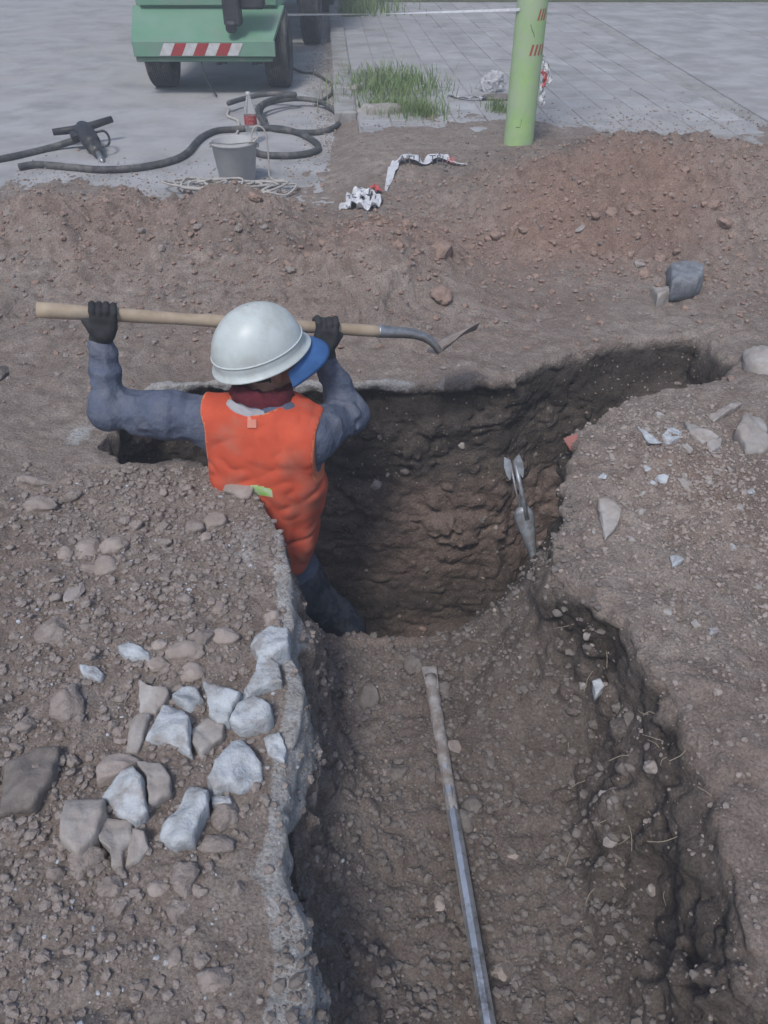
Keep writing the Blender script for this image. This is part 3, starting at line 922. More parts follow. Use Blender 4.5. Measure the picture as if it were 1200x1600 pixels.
shards = [
    ([(226, 1151), (252, 1093), (282, 1098), (296, 1123), (296, 1170), (274, 1162)], 'large pale concrete slab piece at the upper left of the pale cluster', M_CONC, .045),
    ([(268, 1085), (282, 1070), (307, 1070), (317, 1086), (296, 1105), (277, 1096)], 'small pentagonal pale concrete piece above the gap of the cluster', M_CONC, .035),
    ([(319, 1071), (377, 1085), (365, 1104), (356, 1126), (340, 1126), (326, 1115), (325, 1090)], 'four-cornered pale concrete piece directly left of the blunt chunk', M_CONC, .045),
    ([(390, 1085), (425, 1104), (425, 1118), (417, 1127), (376, 1136), (359, 1127), (370, 1098)], 'thick pale concrete chunk with a blunt right nose, closest to the trench lip', M_CONC, .055),
    ([(323, 1115), (350, 1131), (348, 1148), (312, 1175), (301, 1159), (295, 1134)], 'dusty brownish concrete piece wedged in the middle of the cluster', M_CONC2, .035),
    ([(359, 1151), (376, 1145), (407, 1181), (409, 1206), (372, 1228), (356, 1222), (332, 1232), (323, 1214), (337, 1184)], 'big triangular pale concrete slab with a notched lower edge', M_CONC, .055),
    ([(296, 1222), (326, 1239), (325, 1261), (318, 1269), (301, 1316), (282, 1318), (271, 1322), (246, 1305), (249, 1285), (274, 1263), (288, 1236)], 'long bone-shaped pale slab lying diagonally at the bottom of the cluster', M_CONC, .05),
    ([(189, 1197), (208, 1195), (224, 1214), (226, 1244), (230, 1266), (211, 1279), (175, 1261), (164, 1244), (153, 1236), (169, 1219)], 'heart-shaped pale concrete slab on the left of the cluster', M_CONC, .05),
    ([(211, 1190), (249, 1190), (266, 1214), (266, 1236), (241, 1252), (232, 1255), (228, 1214)], 'greyish concrete piece leaning behind the heart-shaped slab', M_CONC2, .035),
    ([(165, 1272), (201, 1274), (207, 1302), (191, 1324), (188, 1345), (172, 1350), (172, 1324), (156, 1313), (152, 1299)], 'grey concrete piece below the heart-shaped slab', M_CONC2, .045),
    ([(100, 1247), (161, 1244), (164, 1269), (147, 1307), (120, 1335), (92, 1310)], 'wide dust-covered concrete slab at the far left of the cluster', M_CONC2, .05),
    ([(197, 1120), (235, 1114), (222, 1151), (211, 1172), (194, 1170), (200, 1137)], 'narrow dusty concrete piece left of the large top slab', M_CONC2, .035),
    ([(149, 1217), (149, 1197), (164, 1173), (202, 1173), (219, 1181), (186, 1208)], 'tan flat stone above the heart-shaped slab', M_STONE, .04),
    ([(216, 1063), (238, 1076), (260, 1071), (263, 1082), (241, 1110), (216, 1107)], 'dusty two-horned concrete piece above the narrow dusty one', M_CONC2, .04),
    ([(390, 1004), (406, 983), (425, 975), (452, 983), (452, 1012), (429, 1027), (400, 1021)], 'thick grey concrete block on the trench lip', M_CONC, .075),
    ([(398, 1046), (404, 1019), (435, 1033), (440, 1062), (417, 1067), (388, 1081), (383, 1071)], 'pale concrete piece right below the thick block on the trench lip', M_CONC, .05),
    ([(183, 1012), (200, 1002), (235, 1017), (233, 1027), (196, 1025)], 'flat white concrete flake alone above the rubble cluster', M_CONC, .03),
    ([(125, 1042), (150, 1040), (162, 1048), (154, 1058), (129, 1054)], 'small bluish concrete flake left of the clods', M_CONC, .025),
    ([(0, 1185), (60, 1160), (92, 1165), (85, 1210), (50, 1260), (0, 1268)], 'big dull grey slab cut by the left edge of the picture', M_DARKSTONE, .035),
    ([(411, 1149), (435, 1140), (447, 1165), (444, 1190), (418, 1175)], 'thin pale concrete flake stuck on the trench lip', M_CONC, .02),
    ([(328, 1240), (357, 1239), (362, 1252), (332, 1257)], 'small pale piece under the notch of the triangular slab', M_CONC, .03),
    ([(383, 1070), (396, 1078), (404, 1088), (388, 1096), (377, 1086)], 'small pale pebble-like piece beside the blunt chunk', M_CONC, .025),
    ([(194, 1350), (208, 1292), (226, 1300), (232, 1322), (214, 1340)], 'small tilted grey fragment right of the lower grey piece', M_CONC2, .03),
    ([(933, 782), (948, 780), (972, 795), (966, 815), (948, 834)], 'pale triangular concrete piece bedded in the right bank', M_CONC2, .03),
    ([(1150, 672), (1165, 645), (1200, 640), (1204, 690), (1170, 697)], 'rounded grey concrete lump at the right edge on the bank', M_CONC2, .05),
    ([(1108, 643), (1158, 622), (1160, 630), (1118, 652)], 'thin grey splinter at the top of the right bank', M_CONC2, .02),
    ([(1033, 684), (1047, 663), (1068, 668), (1066, 680), (1045, 693)], 'bright white concrete shard with a red speck on the right bank', M_CONC, .025),
    ([(997, 662), (1012, 670), (1036, 690), (1015, 692)], 'flat pale plate beside the white shard on the right bank', M_CONC, .012),
    ([(1070, 655), (1100, 672), (1125, 684), (1098, 690), (1078, 678)], 'dusty grey flat piece right of the white shard', M_CONC2, .025),
    ([(1105, 690), (1130, 676), (1128, 694), (1110, 706)], 'small angular grey piece below the splinter on the right bank', M_CONC2, .03),
    ([(1046, 405), (1082, 387), (1103, 402), (1100, 430), (1090, 443), (1050, 447)], 'large blue-grey rock at the foot of the reddish heap', M_GREYROCK, .07),
    ([(1018, 443), (1045, 440), (1048, 458), (1028, 464)], 'pale stone at the lower left of the blue-grey rock', M_CONC2, .06),
    ([(1047, 866), (1058, 866), (1069, 876), (1052, 879)], 'thin white flake alone on the smooth right bank', M_CONC, .012),
    ([(926, 1062), (938, 1058), (945, 1072), (932, 1082)], 'small white stone stuck in the right trench wall', M_CONC, .03),
    ([(1108, 980), (1122, 977), (1124, 985), (1112, 988)], 'tiny pale flake on the bare right bank below the thin white one', M_CONC, .012),
    ([(630, 660), (655, 655), (650, 664), (634, 668)], None, M_CONC2, .02),
]
for k, (ol, lab, m, th) in enumerate(shards):
    if lab is None: continue
    nm, ct = ('concrete_chunk', 'concrete chunk')
    if m in (M_GREYROCK, M_STONE) or 'stone' in lab: nm, ct = 'stone', 'stone'
    shard(ol, lab, m, th, seed=k, name=nm, cat=ct, tilt=(RND.gauss(0, .05), RND.gauss(0, .05)))

for (px, py, rx_, ry_, kind, m, lab) in [
    (165, 882, 20, 18, 'round', M_STONE, 'smooth round stone, lowest of the three together on the left bank'),
    (134, 857, 21, 22, 'round', M_STONE, 'upright rounded stone, left one of the three together on the left bank'),
    (176, 851, 22, 16, 'round', M_STONE, 'half buried stone at the upper right of the three together'),
    (102, 863, 12, 11, 'round', M_STONE, 'small round stone just left of the three together'),
    (141, 887, 15, 8, 'round', M_STONE, 'small flat stone under the three together'),
    (377, 761, 28, 21, 'round', M_STONE, 'large brown stone on the slab corner beside the vest'),
    (335, 814, 20, 19, 'round', M_STONE, 'oval stone below the large brown one near the slab corner'),
    (303, 823, 17, 19, 'clod', M_CLOD, 'rough clod touching the oval stone near the slab corner'),
    (321, 838, 9, 9, 'round', M_STONE, 'pebble at the foot of the oval stone'),
    (288, 1016, 31, 17, 'round', M_STONE, 'long tan stone in the middle of the left bank'),
    (248, 1037, 20, 13, 'clod', M_STONE, 'dusty stone left below the long tan one'),
    (301, 1049, 20, 16, 'round', M_STONE, 'rounded tan stone below the long tan one'),
    (351, 993, 22, 14, 'round', M_STONE, 'tan stone right of the long one, near the trench lip'),
    (316, 994, 20, 17, 'clod', M_CLOD, 'rough clod above the long tan stone'),
    (340, 950, 17, 13, 'angular', M_STONE, 'angular tan stone above the row of stones'),
    (426, 963, 15, 15, 'clod', M_STONE, 'rounded stone just above the thick grey block'),
    (249, 1007, 12, 9, 'round', M_STONE, 'small grey-brown stone touching the left end of the long tan one'),
    (82, 985, 28, 22, 'clod', M_CLOD, 'large lumpy clod on the far left of the bank'),
    (103, 1096, 26, 24, 'clod', M_CLOD, 'large dusty clod left of the clod field'),
    (62, 787, 28, 14, 'round', M_CLOD, 'flat long stone in the upper left of the bank'),
    (38, 748, 12, 9, 'round', M_CLOD, 'small stone above the flat long one, upper left'),
    (66, 752, 24, 10, 'clod', M_CLOD, 'low clod right above the flat long stone'),
    (114, 924, 14, 22, 'angular', M_CONC2, 'grey pointed splinter below the three round stones'),
    (285, 1371, 24, 22, 'clod', M_CLOD, 'large clod below the bone-shaped slab'),
    (247, 1388, 17, 12, 'round', M_STONE, 'smooth stone left of the large lower clod'),
    (274, 1421, 19, 14, 'clod', M_CLOD, 'crumbly clod under the smooth lower stone'),
    (338, 1322, 30, 17, 'clod', M_CLOD, 'long crumbly clod right of the bone-shaped slab'),
    (350, 1272, 22, 22, 'clod', M_CLOD, 'brown clod under the small pale piece'),
    (170, 1384, 20, 14, 'clod', M_CLOD, 'clod at the lower left beneath the grey pieces'),
    (188, 1414, 14, 16, 'clod', M_CLOD, 'tall little clod at the lower left'),
    (130, 1340, 30, 22, 'clod', M_CLOD, 'broad dusty clod under the far left slab'),
    (272, 1497, 10, 14, 'round', M_STONE, 'narrow stone near the bottom left'),
    (332, 1527, 26, 16, 'clod', M_CLOD, 'low clod near the bottom, left of the concrete lip'),
    (575, 1088, 18, 21, 'round', M_DARKSTONE, 'dark round stone on the trench floor left of the bar tip'),
    (646, 1034, 16, 18, 'clod', M_DARKSTONE, 'pale lump just above the flat tip of the bar'),
    (692, 1076, 14, 10, 'clod', M_DARKSTONE, 'dark clod right of the bar tip'),
    (711, 1166, 14, 10, 'angular', M_STONE, 'brown angular stone right of the upper bar'),
    (737, 1258, 18, 17, 'round', M_DARKSTONE, 'round stone right of the middle of the bar'),
    (722, 1282, 20, 18, 'round', M_DARKSTONE, 'rounded stone partly under the round one by the bar'),
    (765, 1190, 11, 14, 'angular', M_DARKSTONE, 'pointed dark stone right of the bar'),
    (674, 1210, 12, 13, 'clod', M_DARKSTONE, 'clod against the left side of the bar'),
    (622, 1206, 22, 14, 'clod', M_DARKSTONE, 'low clod left of the bar on the trench floor'),
    (782, 1516, 16, 15, 'angular', M_STONE, 'tan angular stone right of the lower bar'),
    (687, 1414, 12, 13, 'angular', M_STONE, 'tan stone left of the lower bar'),
    (803, 1335, 10, 7, 'angular', M_STONE, 'small pale stone on the trench floor'),
    (612, 1535, 8, 6, 'angular', M_STONE, 'tiny pale stone near the bottom of the trench'),
    (1192, 560, 26, 32, 'round', M_CONC2, 'big pale grey boulder at the right edge by the far bank'),
    (1000, 410, 10, 9, 'angular', M_CONC2, 'small pale stone left of the blue-grey rock'),
    (1030, 402, 12, 9, 'clod', M_REDCLOD, 'reddish clod directly left of the blue-grey rock'),
    (985, 396, 9, 8, 'clod', M_REDCLOD, 'small reddish clod at the heap foot'),
    (1008, 425, 11, 8, 'clod', M_REDCLOD, 'reddish clod below the small pale stone'),
    (908, 355, 10, 8, 'angular', M_CONC2, 'pale stone on the face of the reddish heap'),
    (690, 455, 18, 22, 'clod', M_REDCLOD, 'brown lump on the right flank of the middle heap'),
    (545, 433, 13, 7, 'angular', M_STONE, 'flat tan stone on the middle heap'),
    (690, 385, 18, 22, 'clod', M_REDCLOD, 'upper reddish lump on the edge of the middle heap'),
    (1030, 648, 9, 6, 'angular', M_CONC2, 'tiny grey stone behind the flat plate'),
    (1036, 748, 12, 8, 'round', M_CONC, 'pale oval stone in the middle of the right bank'),
    (1019, 753, 8, 5, 'angular', M_CONC, 'little white stone left of the pale oval one'),
    (1004, 770, 8, 5, 'angular', M_CONC2, 'small slanted stone left of the oval pair'),
    (1010, 731, 7, 5, 'round', M_CONC, 'small pale pebble above the oval pair'),
    (943, 742, 8, 9, 'angular', M_CONC, 'whitish stone near the edge of the right bank'),
    (958, 712, 8, 12, 'angular', M_CONC2, 'slim grey stone near the bank edge, above the whitish one'),
    (1003, 798, 9, 9, 'clod', M_CONC2, 'dusty pebble right of the bedded triangular piece'),
    (1074, 700, 10, 8, 'round', M_CONC2, 'rounded grey pebble below the white shard'),
    (1070, 755, 8, 12, 'clod', M_CONC2, 'upright dusty stone in the middle of the right bank'),
    (1172, 768, 11, 9, 'angular', M_CONC, 'whitish stone near the right edge of the picture'),
    (1155, 789, 9, 9, 'angular', M_CONC2, 'grey stone below the whitish one near the right edge'),
    (1146, 856, 8, 7, 'angular', M_CONC, 'pale small stone on the smooth dust near the right edge'),
    (1012, 821, 8, 4, 'angular', M_CONC2, 'thin grey stone at the border of the smooth dust'),
    (1044, 956, 7, 6, 'round', M_CONC2, 'small dull pebble on the smooth dust'),
    (893, 1438, 20, 7, 'angular', M_DARKSTONE, 'flat bluish flake at the lower right of the trench'),
    (828, 1372, 9, 11, 'angular', M_DARKSTONE, 'bluish chip on the lower trench floor'),
    (0, 578, 16, 22, 'angular', M_DARKSTONE, 'dark block cut by the left edge of the picture'),
    (486, 1243, 10, 14, 'clod', M_CLOD, 'pale lump on the left trench wall'),
    (565, 175, 22, 9, 'clod', M_CONC2, 'low grey lump beside the grass at the kerb'),
]:
    stone('stone' if kind != 'clod' else 'dirt_clod', px, py, rx_, ry_, kind, m, lab, 'stone' if kind != 'clod' else 'clod')

# many loose clods that nothing tells apart
def scatter(n, fn, kinds, group, label, smin, smax, name='dirt_clod', cat='clod', m=M_CLOD):
    c = 0
    while c < n:
        x, y = fn()
        dp, dt = hole_plan(np.array([x]), np.array([y]))
        if max(dp[0], dt[0]) > -0.03 and group.find('trench') < 0: continue
        p, nn = drop(x, y)
        s = smin * (smax / smin) ** (RND.random() ** 2.0)
        o = bpy.data.objects.new(name, rock_mesh(RND.choice(kinds), RND.randrange(7), m)); COL.objects.link(o)
        o.scale = (s * RND.uniform(.8, 1.3), s * RND.uniform(.8, 1.2), s * RND.uniform(.6, .9)); o.location = p + Vector((0, 0, s * .3))
        o.rotation_euler = (RND.gauss(0, .3), RND.gauss(0, .3), RND.uniform(0, 6.28))
        tag(o, label, cat, group)
        c += 1


def g_(cx, cy, sx, sy): return lambda: (RND.gauss(cx, sx), RND.gauss(cy, sy))


scatter(85, g_(-.70, 1.45, .26, .42), ['clod', 'clod', 'round'], 'loose clods on the left bank', 'small dusty clod among the loose rubble of the left bank', .009, .024)
scatter(30, lambda: (RND.uniform(-.15, .55), RND.uniform(.6, 1.85)), ['clod', 'angular'], 'clods on the trench floor', 'small dark clod lying on the trench floor', .007, .018, m=M_DARKSTONE)
scatter(28, g_(1.0, 2.05, .18, .25), ['clod', 'angular'], 'clods on the right bank', 'small pale crumb of rubble on the right bank', .006, .015, m=M_CONC2)
scatter(32, g_(1.25, 4.15, .45, .25), ['clod'], 'clods on the reddish heap', 'reddish clod on the face of the right heap', .013, .035, m=M_REDCLOD)
scatter(32, g_(0, 3.8, .38, .3), ['clod'], 'clods on the middle heap', 'reddish clod on the middle heap behind the worker', .012, .035, m=M_REDCLOD)
scatter(28, g_(-1.3, 4.0, .6, .35), ['clod'], 'clods on the left heap', 'brown clod on the left heap behind the worker', .012, .034)
scatter(40, lambda: ((lambda y: (kerb_x(y) - RND.uniform(.09, .30), y))(RND.uniform(6.3, 11))), ['clod', 'angular'], 'rubble in the gutter', 'grey bit of rubble in the gutter beside the kerb', .012, .035, m=M_CONC2)

# gravel and crumbs, uncountable
def gravel(name, n, fn, smin, smax, m, label, seed):
    r = np.random.default_rng(seed)
    base = [rock_geo(900 + k, 'angular', ico(1)) for k in range(8)]
    Vs = []; Fs = []; off = 0
    k = 0
    while k < n:
        x, y = fn(r)
        p, nn = drop(x, y)
        v, f = base[r.integers(8)]
        s = smin * (smax / smin) ** (r.random() ** 2.2)
        a = r.uniform(0, 6.28); c, sn = math.cos(a), math.sin(a)
        w = v * [s * r.uniform(.7, 1.2), s * r.uniform(.7, 1.2), s * r.uniform(.5, .9)]
        w = np.stack([w[:, 0] * c - w[:, 1] * sn, w[:, 0] * sn + w[:, 1] * c, w[:, 2]], 1) + [p.x, p.y, p.z + s * .25]
        Vs.append(w); Fs.append(f + off); off += len(w); k += 1
    o = np_mesh(name, np.concatenate(Vs), np.concatenate(Fs), m, smooth=False)
    tag(o, label, 'gravel', kind='stuff')


gravel('gravel', 9000, lambda r: (r.normal(-.70, .28), r.uniform(.45, 2.15)), .003, .017, M_CLOD, 'fine crumbs of earth on the left bank', 1)
gravel('gravel', 500, lambda r: (r.normal(-.62, .28), r.uniform(.45, 2.1)), .003, .009, M_CONC, 'fine pale concrete chips on the left bank', 6)
gravel('gravel', 7000, lambda r: (r.uniform(-.2, .62), r.uniform(.45, 1.95)), .002, .019, M_DARKSTONE, 'fine grit on the trench floor', 2)
gravel('gravel', 350, lambda r: (r.uniform(-.2, .62), r.uniform(.45, 1.95)), .002, .006, M_STONE, 'tan grit on the trench floor', 7)
gravel('gravel', 6500, lambda r: (r.normal(1.02, .22), r.normal(1.95, .38)), .002, .012, M_STONE, 'fine crumbs of earth on the right bank', 3)
gravel('gravel', 8000, lambda r: (r.uniform(-2.6, 3.0), r.normal(4.2, .6)), .004, .022, M_REDCLOD, 'reddish crumbs on the spoil heaps', 4)
gravel('gravel', 3000, lambda r: (r.uniform(-2.6, 3.0), r.normal(3.9, .8)), .004, .020, M_CLOD, 'brown crumbs between the spoil heaps', 8)
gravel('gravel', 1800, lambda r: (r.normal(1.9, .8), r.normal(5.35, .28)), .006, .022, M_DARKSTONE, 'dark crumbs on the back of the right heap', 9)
gravel('gravel', 2600, lambda r: (lambda y: (kerb_x(y) - .09 - abs(r.normal(0, .14)), y))(r.uniform(5.9, 12)), .004, .014, M_CLOD, 'grit collected in the gutter', 5)

gravel('gravel', 2600, lambda r: (r.uniform(-.3, 3.2), r.normal(6.55, .55)), .004, .016, M_CLOD, 'crumbs of earth spread over the edge of the pavement', 10)
gravel('gravel', 2600, lambda r: (r.uniform(.62, 1.35), r.uniform(.4, 1.7)), .002, .011, M_CLOD, 'crumbs of earth on the near part of the right bank', 12)
gravel('gravel', 1600, lambda r: (r.uniform(-2.6, -.4), r.normal(5.45, .30)), .003, .012, M_CLOD, 'crumbs of earth spread over the edge of the road', 11)

# stones bedded in the cut faces
for k in range(34):
    for _ in range(40):
        if k < 20: px, py = RND.uniform(870, 1060), RND.uniform(900, 1500)
        else: px, py = RND.uniform(560, 860), RND.uniform(640, 900)
        p, n = hit(px, py)
        if abs(n.z) < .6: break
    s_ = RND.uniform(.008, .022)
    o = bpy.data.objects.new('stone', rock_mesh(RND.choice(['round', 'angular', 'clod']), RND.randrange(7), M_DARKSTONE if k % 3 else M_CONC2)); COL.objects.link(o)
    o.scale = (s_ * 1.2, s_, s_ * .9); o.location = p - n * s_ * .15; o.rotation_euler = (RND.uniform(0, 6), RND.uniform(0, 6), 0)
    tag(o, 'small stone bedded in the right wall of the trench' if k < 20 else 'small stone bedded in the far wall of the pit', 'stone', 'stones in the right trench wall' if k < 20 else 'stones in the far pit wall')
# fine roots hanging from the right wall
mb = MB()
for k in range(26):
    px, py = RND.uniform(880, 1080), RND.uniform(930, 1400)
    p, n = hit(px, py); d = (n * .5 + Vector((RND.gauss(0, .5), RND.gauss(0, .5), -.7))).normalized(); L_ = RND.uniform(.02, .06)
    q1 = p + d * L_ * .5 + n * .006; q2 = p + d * L_ + Vector((RND.gauss(0, .008), RND.gauss(0, .008), -.008)) + n * .004
    mb.tube(spline([p - n * .003, q1, q2], 4), .0009, 4)
o = mb.build('roots', M_STRAW); tag(o, 'fine pale roots hanging out of the right trench wall', 'roots', kind='stuff')

# pale broken kerb blocks half buried near the grass
for px, py, sx, sy, sz, rz, lab in ((597, 183, .42, .22, .16, .35, 'half buried pale kerb block in front of the grass'),
                                     (560, 147, .12, .30, .12, -.45, 'small pale broken kerb block leaning at the grass')):
    p = ath(px, py, .06)
    v, f = ROCKS['angular', 2 if sx > .2 else 4]
    v = np.sign(v) * np.abs(v) ** .55
    me = bpy.data.meshes.new('kerb_block'); me.from_pydata([tuple(q) for q in v * [sx / 2, sy / 2, sz / 2]], [], [tuple(int(i) for i in q) for q in f]); me.update()
    o = link('kerb_block', me, M_CONC2, smooth=True); o.location = (p.x, p.y, .10); o.rotation_euler = (0.05, .04, rz)
    tag(o, lab, 'kerb block')

# straw bits on the right bank and in the wall
mb = MB()
for k in range(60):
    x = RND.gauss(.95, .22); y = RND.gauss(1.85, .35)
    p, n = drop(x, y); a = RND.uniform(0, 6.28); L = RND.uniform(.01, .035)
    d = Vector((math.cos(a) * L, math.sin(a) * L, RND.uniform(-.1, .3) * L))
    mb.tube([p + Vector((0, 0, .004)), p + d * .5 + Vector((0, 0, .007)), p + d + Vector((0, 0, .005))], .0008, 4)
o = mb.build('straw', M_STRAW); tag(o, 'bits of dry straw scattered on the right bank', 'straw', kind='stuff')

# ------------------------------------------------------------------ the worker
class Body:
    """smooth-union solid on a grid, with the nearest primitive remembered for clothing colours"""
    def __init__(s, lo, hi, h):
        s.o = np.array(lo, float); s.h = h
        s.n = np.ceil((np.array(hi) - s.o) / h).astype(int) + 1
        s.F = np.full(s.n, 0.5, np.float32); s.L = np.zeros(s.n, np.int8); s.B = np.full(s.n, 9.0, np.float32)
    def box(s, lo, hi):
        a = np.maximum(((np.array(lo) - s.o) / s.h).astype(int), 0); b = np.minimum(((np.array(hi) - s.o) / s.h).astype(int) + 2, s.n)
        g = [s.o[i] + s.h * np.arange(a[i], b[i]) for i in range(3)]
        P = np.meshgrid(*g, indexing='ij')
        return tuple(slice(a[i], b[i]) for i in range(3)), P
    def put(s, sl, d, k, lab):
        d = d.astype(np.float32)
        s.F[sl] = smin(s.F[sl], d, k)
        m = d < s.B[sl]
        s.L[sl] = np.where(m, lab, s.L[sl]); s.B[sl] = np.where(m, d, s.B[sl])
    def cap(s, a, b, ra, rb, k=.02, lab=0, fold=0, ff=30):
        a = np.array(a); b = np.array(b); r = max(ra, rb) + .07
        sl, (X, Y, Z) = s.box(np.minimum(a, b) - r, np.maximum(a, b) + r)
        e = b - a; t = np.clip(((X - a[0]) * e[0] + (Y - a[1]) * e[1] + (Z - a[2]) * e[2]) / (e @ e), 0, 1)
        d = np.sqrt((X - a[0] - t * e[0]) ** 2 + (Y - a[1] - t * e[1]) ** 2 + (Z - a[2] - t * e[2]) ** 2) - (ra + (rb - ra) * t)
        if fold:
            L = np.linalg.norm(e)
            w = noise3(X * 9, Y * 9, Z * 9, 61)
            d = d + fold * (np.sin(t * L * ff * 6.28 / 1.0 + w * 6) * .25 + .8 * noise3(X * 13, Y * 13, Z * 13, 62) + .9 * np.abs(noise3(X * 24, Y * 24, Z * 24, 60))) * np.clip(t * (1 - t) * 6 + .25, 0, 1)
        s.put(sl, d, k, lab)
    def ell(s, c, r, M=None, k=.015, lab=0, e=2.0):
        c = np.array(c); R = max(r) + .06
        sl, (X, Y, Z) = s.box(c - R, c + R)
        q = np.stack([X - c[0], Y - c[1], Z - c[2]], -1)
        if M is not None: q = q @ np.array(M)      # columns are the local axes
        q = np.abs(q) / np.array(r)
        d = ((q ** e).sum(-1) ** (1 / e) - 1) * min(r)
        s.put(sl, d, k, lab)


def torso_sdf(X, Y, Z, P0, U, Rv, Bv, prof, H):
    qx = X - P0[0]; qy = Y - P0[1]; qz = Z - P0[2]
    t = (qx * U[0] + qy * U[1] + qz * U[2]) / H
    u = qx * Rv[0] + qy * Rv[1] + qz * Rv[2]
    v = qx * Bv[0] + qy * Bv[1] + qz * Bv[2]
    ts = [p[0] for p in prof]
    a = np.interp(t, ts, [p[1] for p in prof]); b = np.interp(t, ts, [p[2] for p in prof])
    w = ((np.abs(u) / a) ** 2.6 + (np.abs(v) / b) ** 2.6) ** (1 / 2.6)
    d = (w - 1) * np.minimum(a, b)
    cap = np.maximum(t - 1.0, -t - .12) * H
    return smax(d, cap, .04), t, u, v


vv = lambda p: np.array(p[:], float)
P0 = vv(at(419, 905, 2.12)); P1 = vv(at(404, 622, 2.16))
shL = vv(at(322, 655, 2.15)); shR = vv(at(487, 682, 2.13))
U = P1 - P0; TH = np.linalg.norm(U); U /= TH
Rv = shR - shL; Rv -= U * (Rv @ U) * .75; Rv /= np.linalg.norm(Rv)
Bv = np.cross(Rv, U); Bv /= np.linalg.norm(Bv)       # points away from or to the camera; symmetric profile
prof = [(-.2, .165, .12), (0, .178, .13), (.2, .170, .122), (.42, .172, .12), (.62, .188, .128), (.80, .196, .122), (.90, .185, .105), (.97, .13, .085), (1.05, .06, .06)]

elL = vv(at(172, 640, 2.12)); wrL = vv(at(157, 540, 2.20))
elR = vv(at(545, 648, 2.34)); wrR = vv(at(509, 566, 2.38))
haL = vv(at(160, 494, 2.235)); haR = vv(at(507, 513, 2.41))
hipR = P0 + Rv * .09 - U * .02; hipL = P0 - Rv * .09 - U * .02
knR = vv(at(536, 985, 2.10)); knL = P0 + np.array([-.17, .10, -.46])
anR = np.array([knR[0] + .05, knR[1] + .06, -1.27]); anL = np.array([knL[0] - .02, knL[1] - .06, -1.27])
HC = vv(at(416, 568, 2.235))                        # head centre
yaw = math.radians(31); pit_ = math.radians(11)
FW = np.array([math.cos(yaw) * math.cos(pit_), math.sin(yaw) * math.cos(pit_), math.sin(pit_)])
LF = np.array([-math.sin(yaw), math.cos(yaw), 0.0]); LF /= np.linalg.norm(LF)
tl = math.radians(4); UPh = np.cross(FW, LF); UPh /= np.linalg.norm(UPh)
HM = np.stack([FW, LF, UPh], 1)
hp = lambda f, l, u: HC + FW * f + LF * l + UPh * u

B = Body((-1.10, 1.75, -1.42), (.15, 2.70, .62), .0055)
SW, PT, SK, HR, BT = 0, 1, 2, 3, 4
sl, (X, Y, Z) = B.box(P0 - [.4, .3, .25], P1 + [.4, .3, .1])
d, t_, u_, v_ = torso_sdf(X, Y, Z, P0, U, Rv, Bv, prof, TH)
d = d + .004 * noise3(X * 14, Y * 14, Z * 8, 63)
B.put(sl, d, .02, SW)
B.L[sl] = np.where((t_ < .10) & (B.L[sl] == SW), PT, B.L[sl])
B.cap(shL, shL * .6 + elL * .4, .082, .075, .05, SW, .012, 6)
B.cap(shL * .6 + elL * .4, elL, .075, .067, .04, SW, .016, 8)
B.cap(elL, wrL, .064, .041, .03, SW, .016, 8)
B.cap(wrL, wrL * .35 + haL * .65, .031, .029, .006, SK)
B.cap(shR, elR, .082, .070, .05, SW, .016, 8)
B.cap(elR, wrR, .066, .041, .03, SW, .014, 8)
B.cap(wrR, wrR * .35 + haR * .65, .029, .028, .006, SK)
B.cap(P0 - Rv * .07, P0 + Rv * .07, .13, .13, .05, PT)
B.cap(hipR, knR, .116, .094, .05, PT, .007, 9)
B.cap(knR, anR, .070, .052, .03, PT, .006, 12)
B.cap(hipL, knL, .100, .072, .05, PT, .006, 9)
B.cap(knL, anL, .070, .052, .03, PT, .006, 12)
for a_, sgn in ((anR, .25), (anL, -.2)):
    B.cap(a_ + [0, 0, .04], a_ + [0, 0, -.06], .05, .046, .01, BT)
    B.cap(a_ + [0, -.03, -.07], a_ + [sgn * .4, .15, -.085], .045, .04, .02, BT)
# neck and head
B.cap(P1 - U * .02, HC - UPh * .05 - FW * .02, .062, .058, .03, SK)
B.ell(hp(-.005, 0, .028), (.098, .077, .094), HM, .015, HR)
B.ell(hp(.022, 0, -.015), (.078, .066, .095), HM, .02, SK)
B.ell(hp(.045, 0, -.075), (.040, .040, .034), HM, .02, SK)      # jaw and chin
B.cap(hp(.092, 0, .005), hp(.112, 0, -.028), .010, .014, .012, SK)  # nose
B.ell(hp(.095, 0, -.058), (.010, .024, .007), HM, .008, SK)     # lips
for sg in (-1, 1):
    B.ell(hp(.002, sg * .074, -.012), (.018, .010, .031), HM, .004, SK)   # ears
    B.ell(hp(.072, sg * .040, -.030), (.024, .024, .024), HM, .02, SK)    # cheeks
bv, bq = snet(B.F, B.o, B.h)
ctr = bv[bq].mean(1)
ix = np.clip(((ctr - B.o) / B.h + .5).astype(int), 0, B.n - 1)
bl = B.L[ix[:, 0], ix[:, 1], ix[:, 2]]
person = empty('person', (float(P0[0]), float(P0[1]), -1.40))
tag(person, 'worker seen from behind in white helmet and orange vest, lifting a shovel in the pit', 'person')
off = np.array([P0[0], P0[1], -1.40], np.float32)
np_mesh('body', bv - off, bq, [M_SWEAT, M_PANTS, M_SKIN, M_HAIR, M_BOOT], matidx=bl, parent=person)
PO = Vector([float(q) for q in off])


def child(o):
    """part built in world coordinates, hung under the person"""
    o.parent = person; o.matrix_parent_inverse = Matrix.Translation(-PO)
    return o


# eyes with brows
mb = MB()
for sg in (-1, 1):
    c = hp(.088, sg * .030, .006)
    mb.lathe([(0.0001, -.011), (.008, -.0075), (.011, 0), (.008, .0075), (.0001, .011)], c, seg=10)
child(mb.build('eye', M_WHITEP, smooth=True))

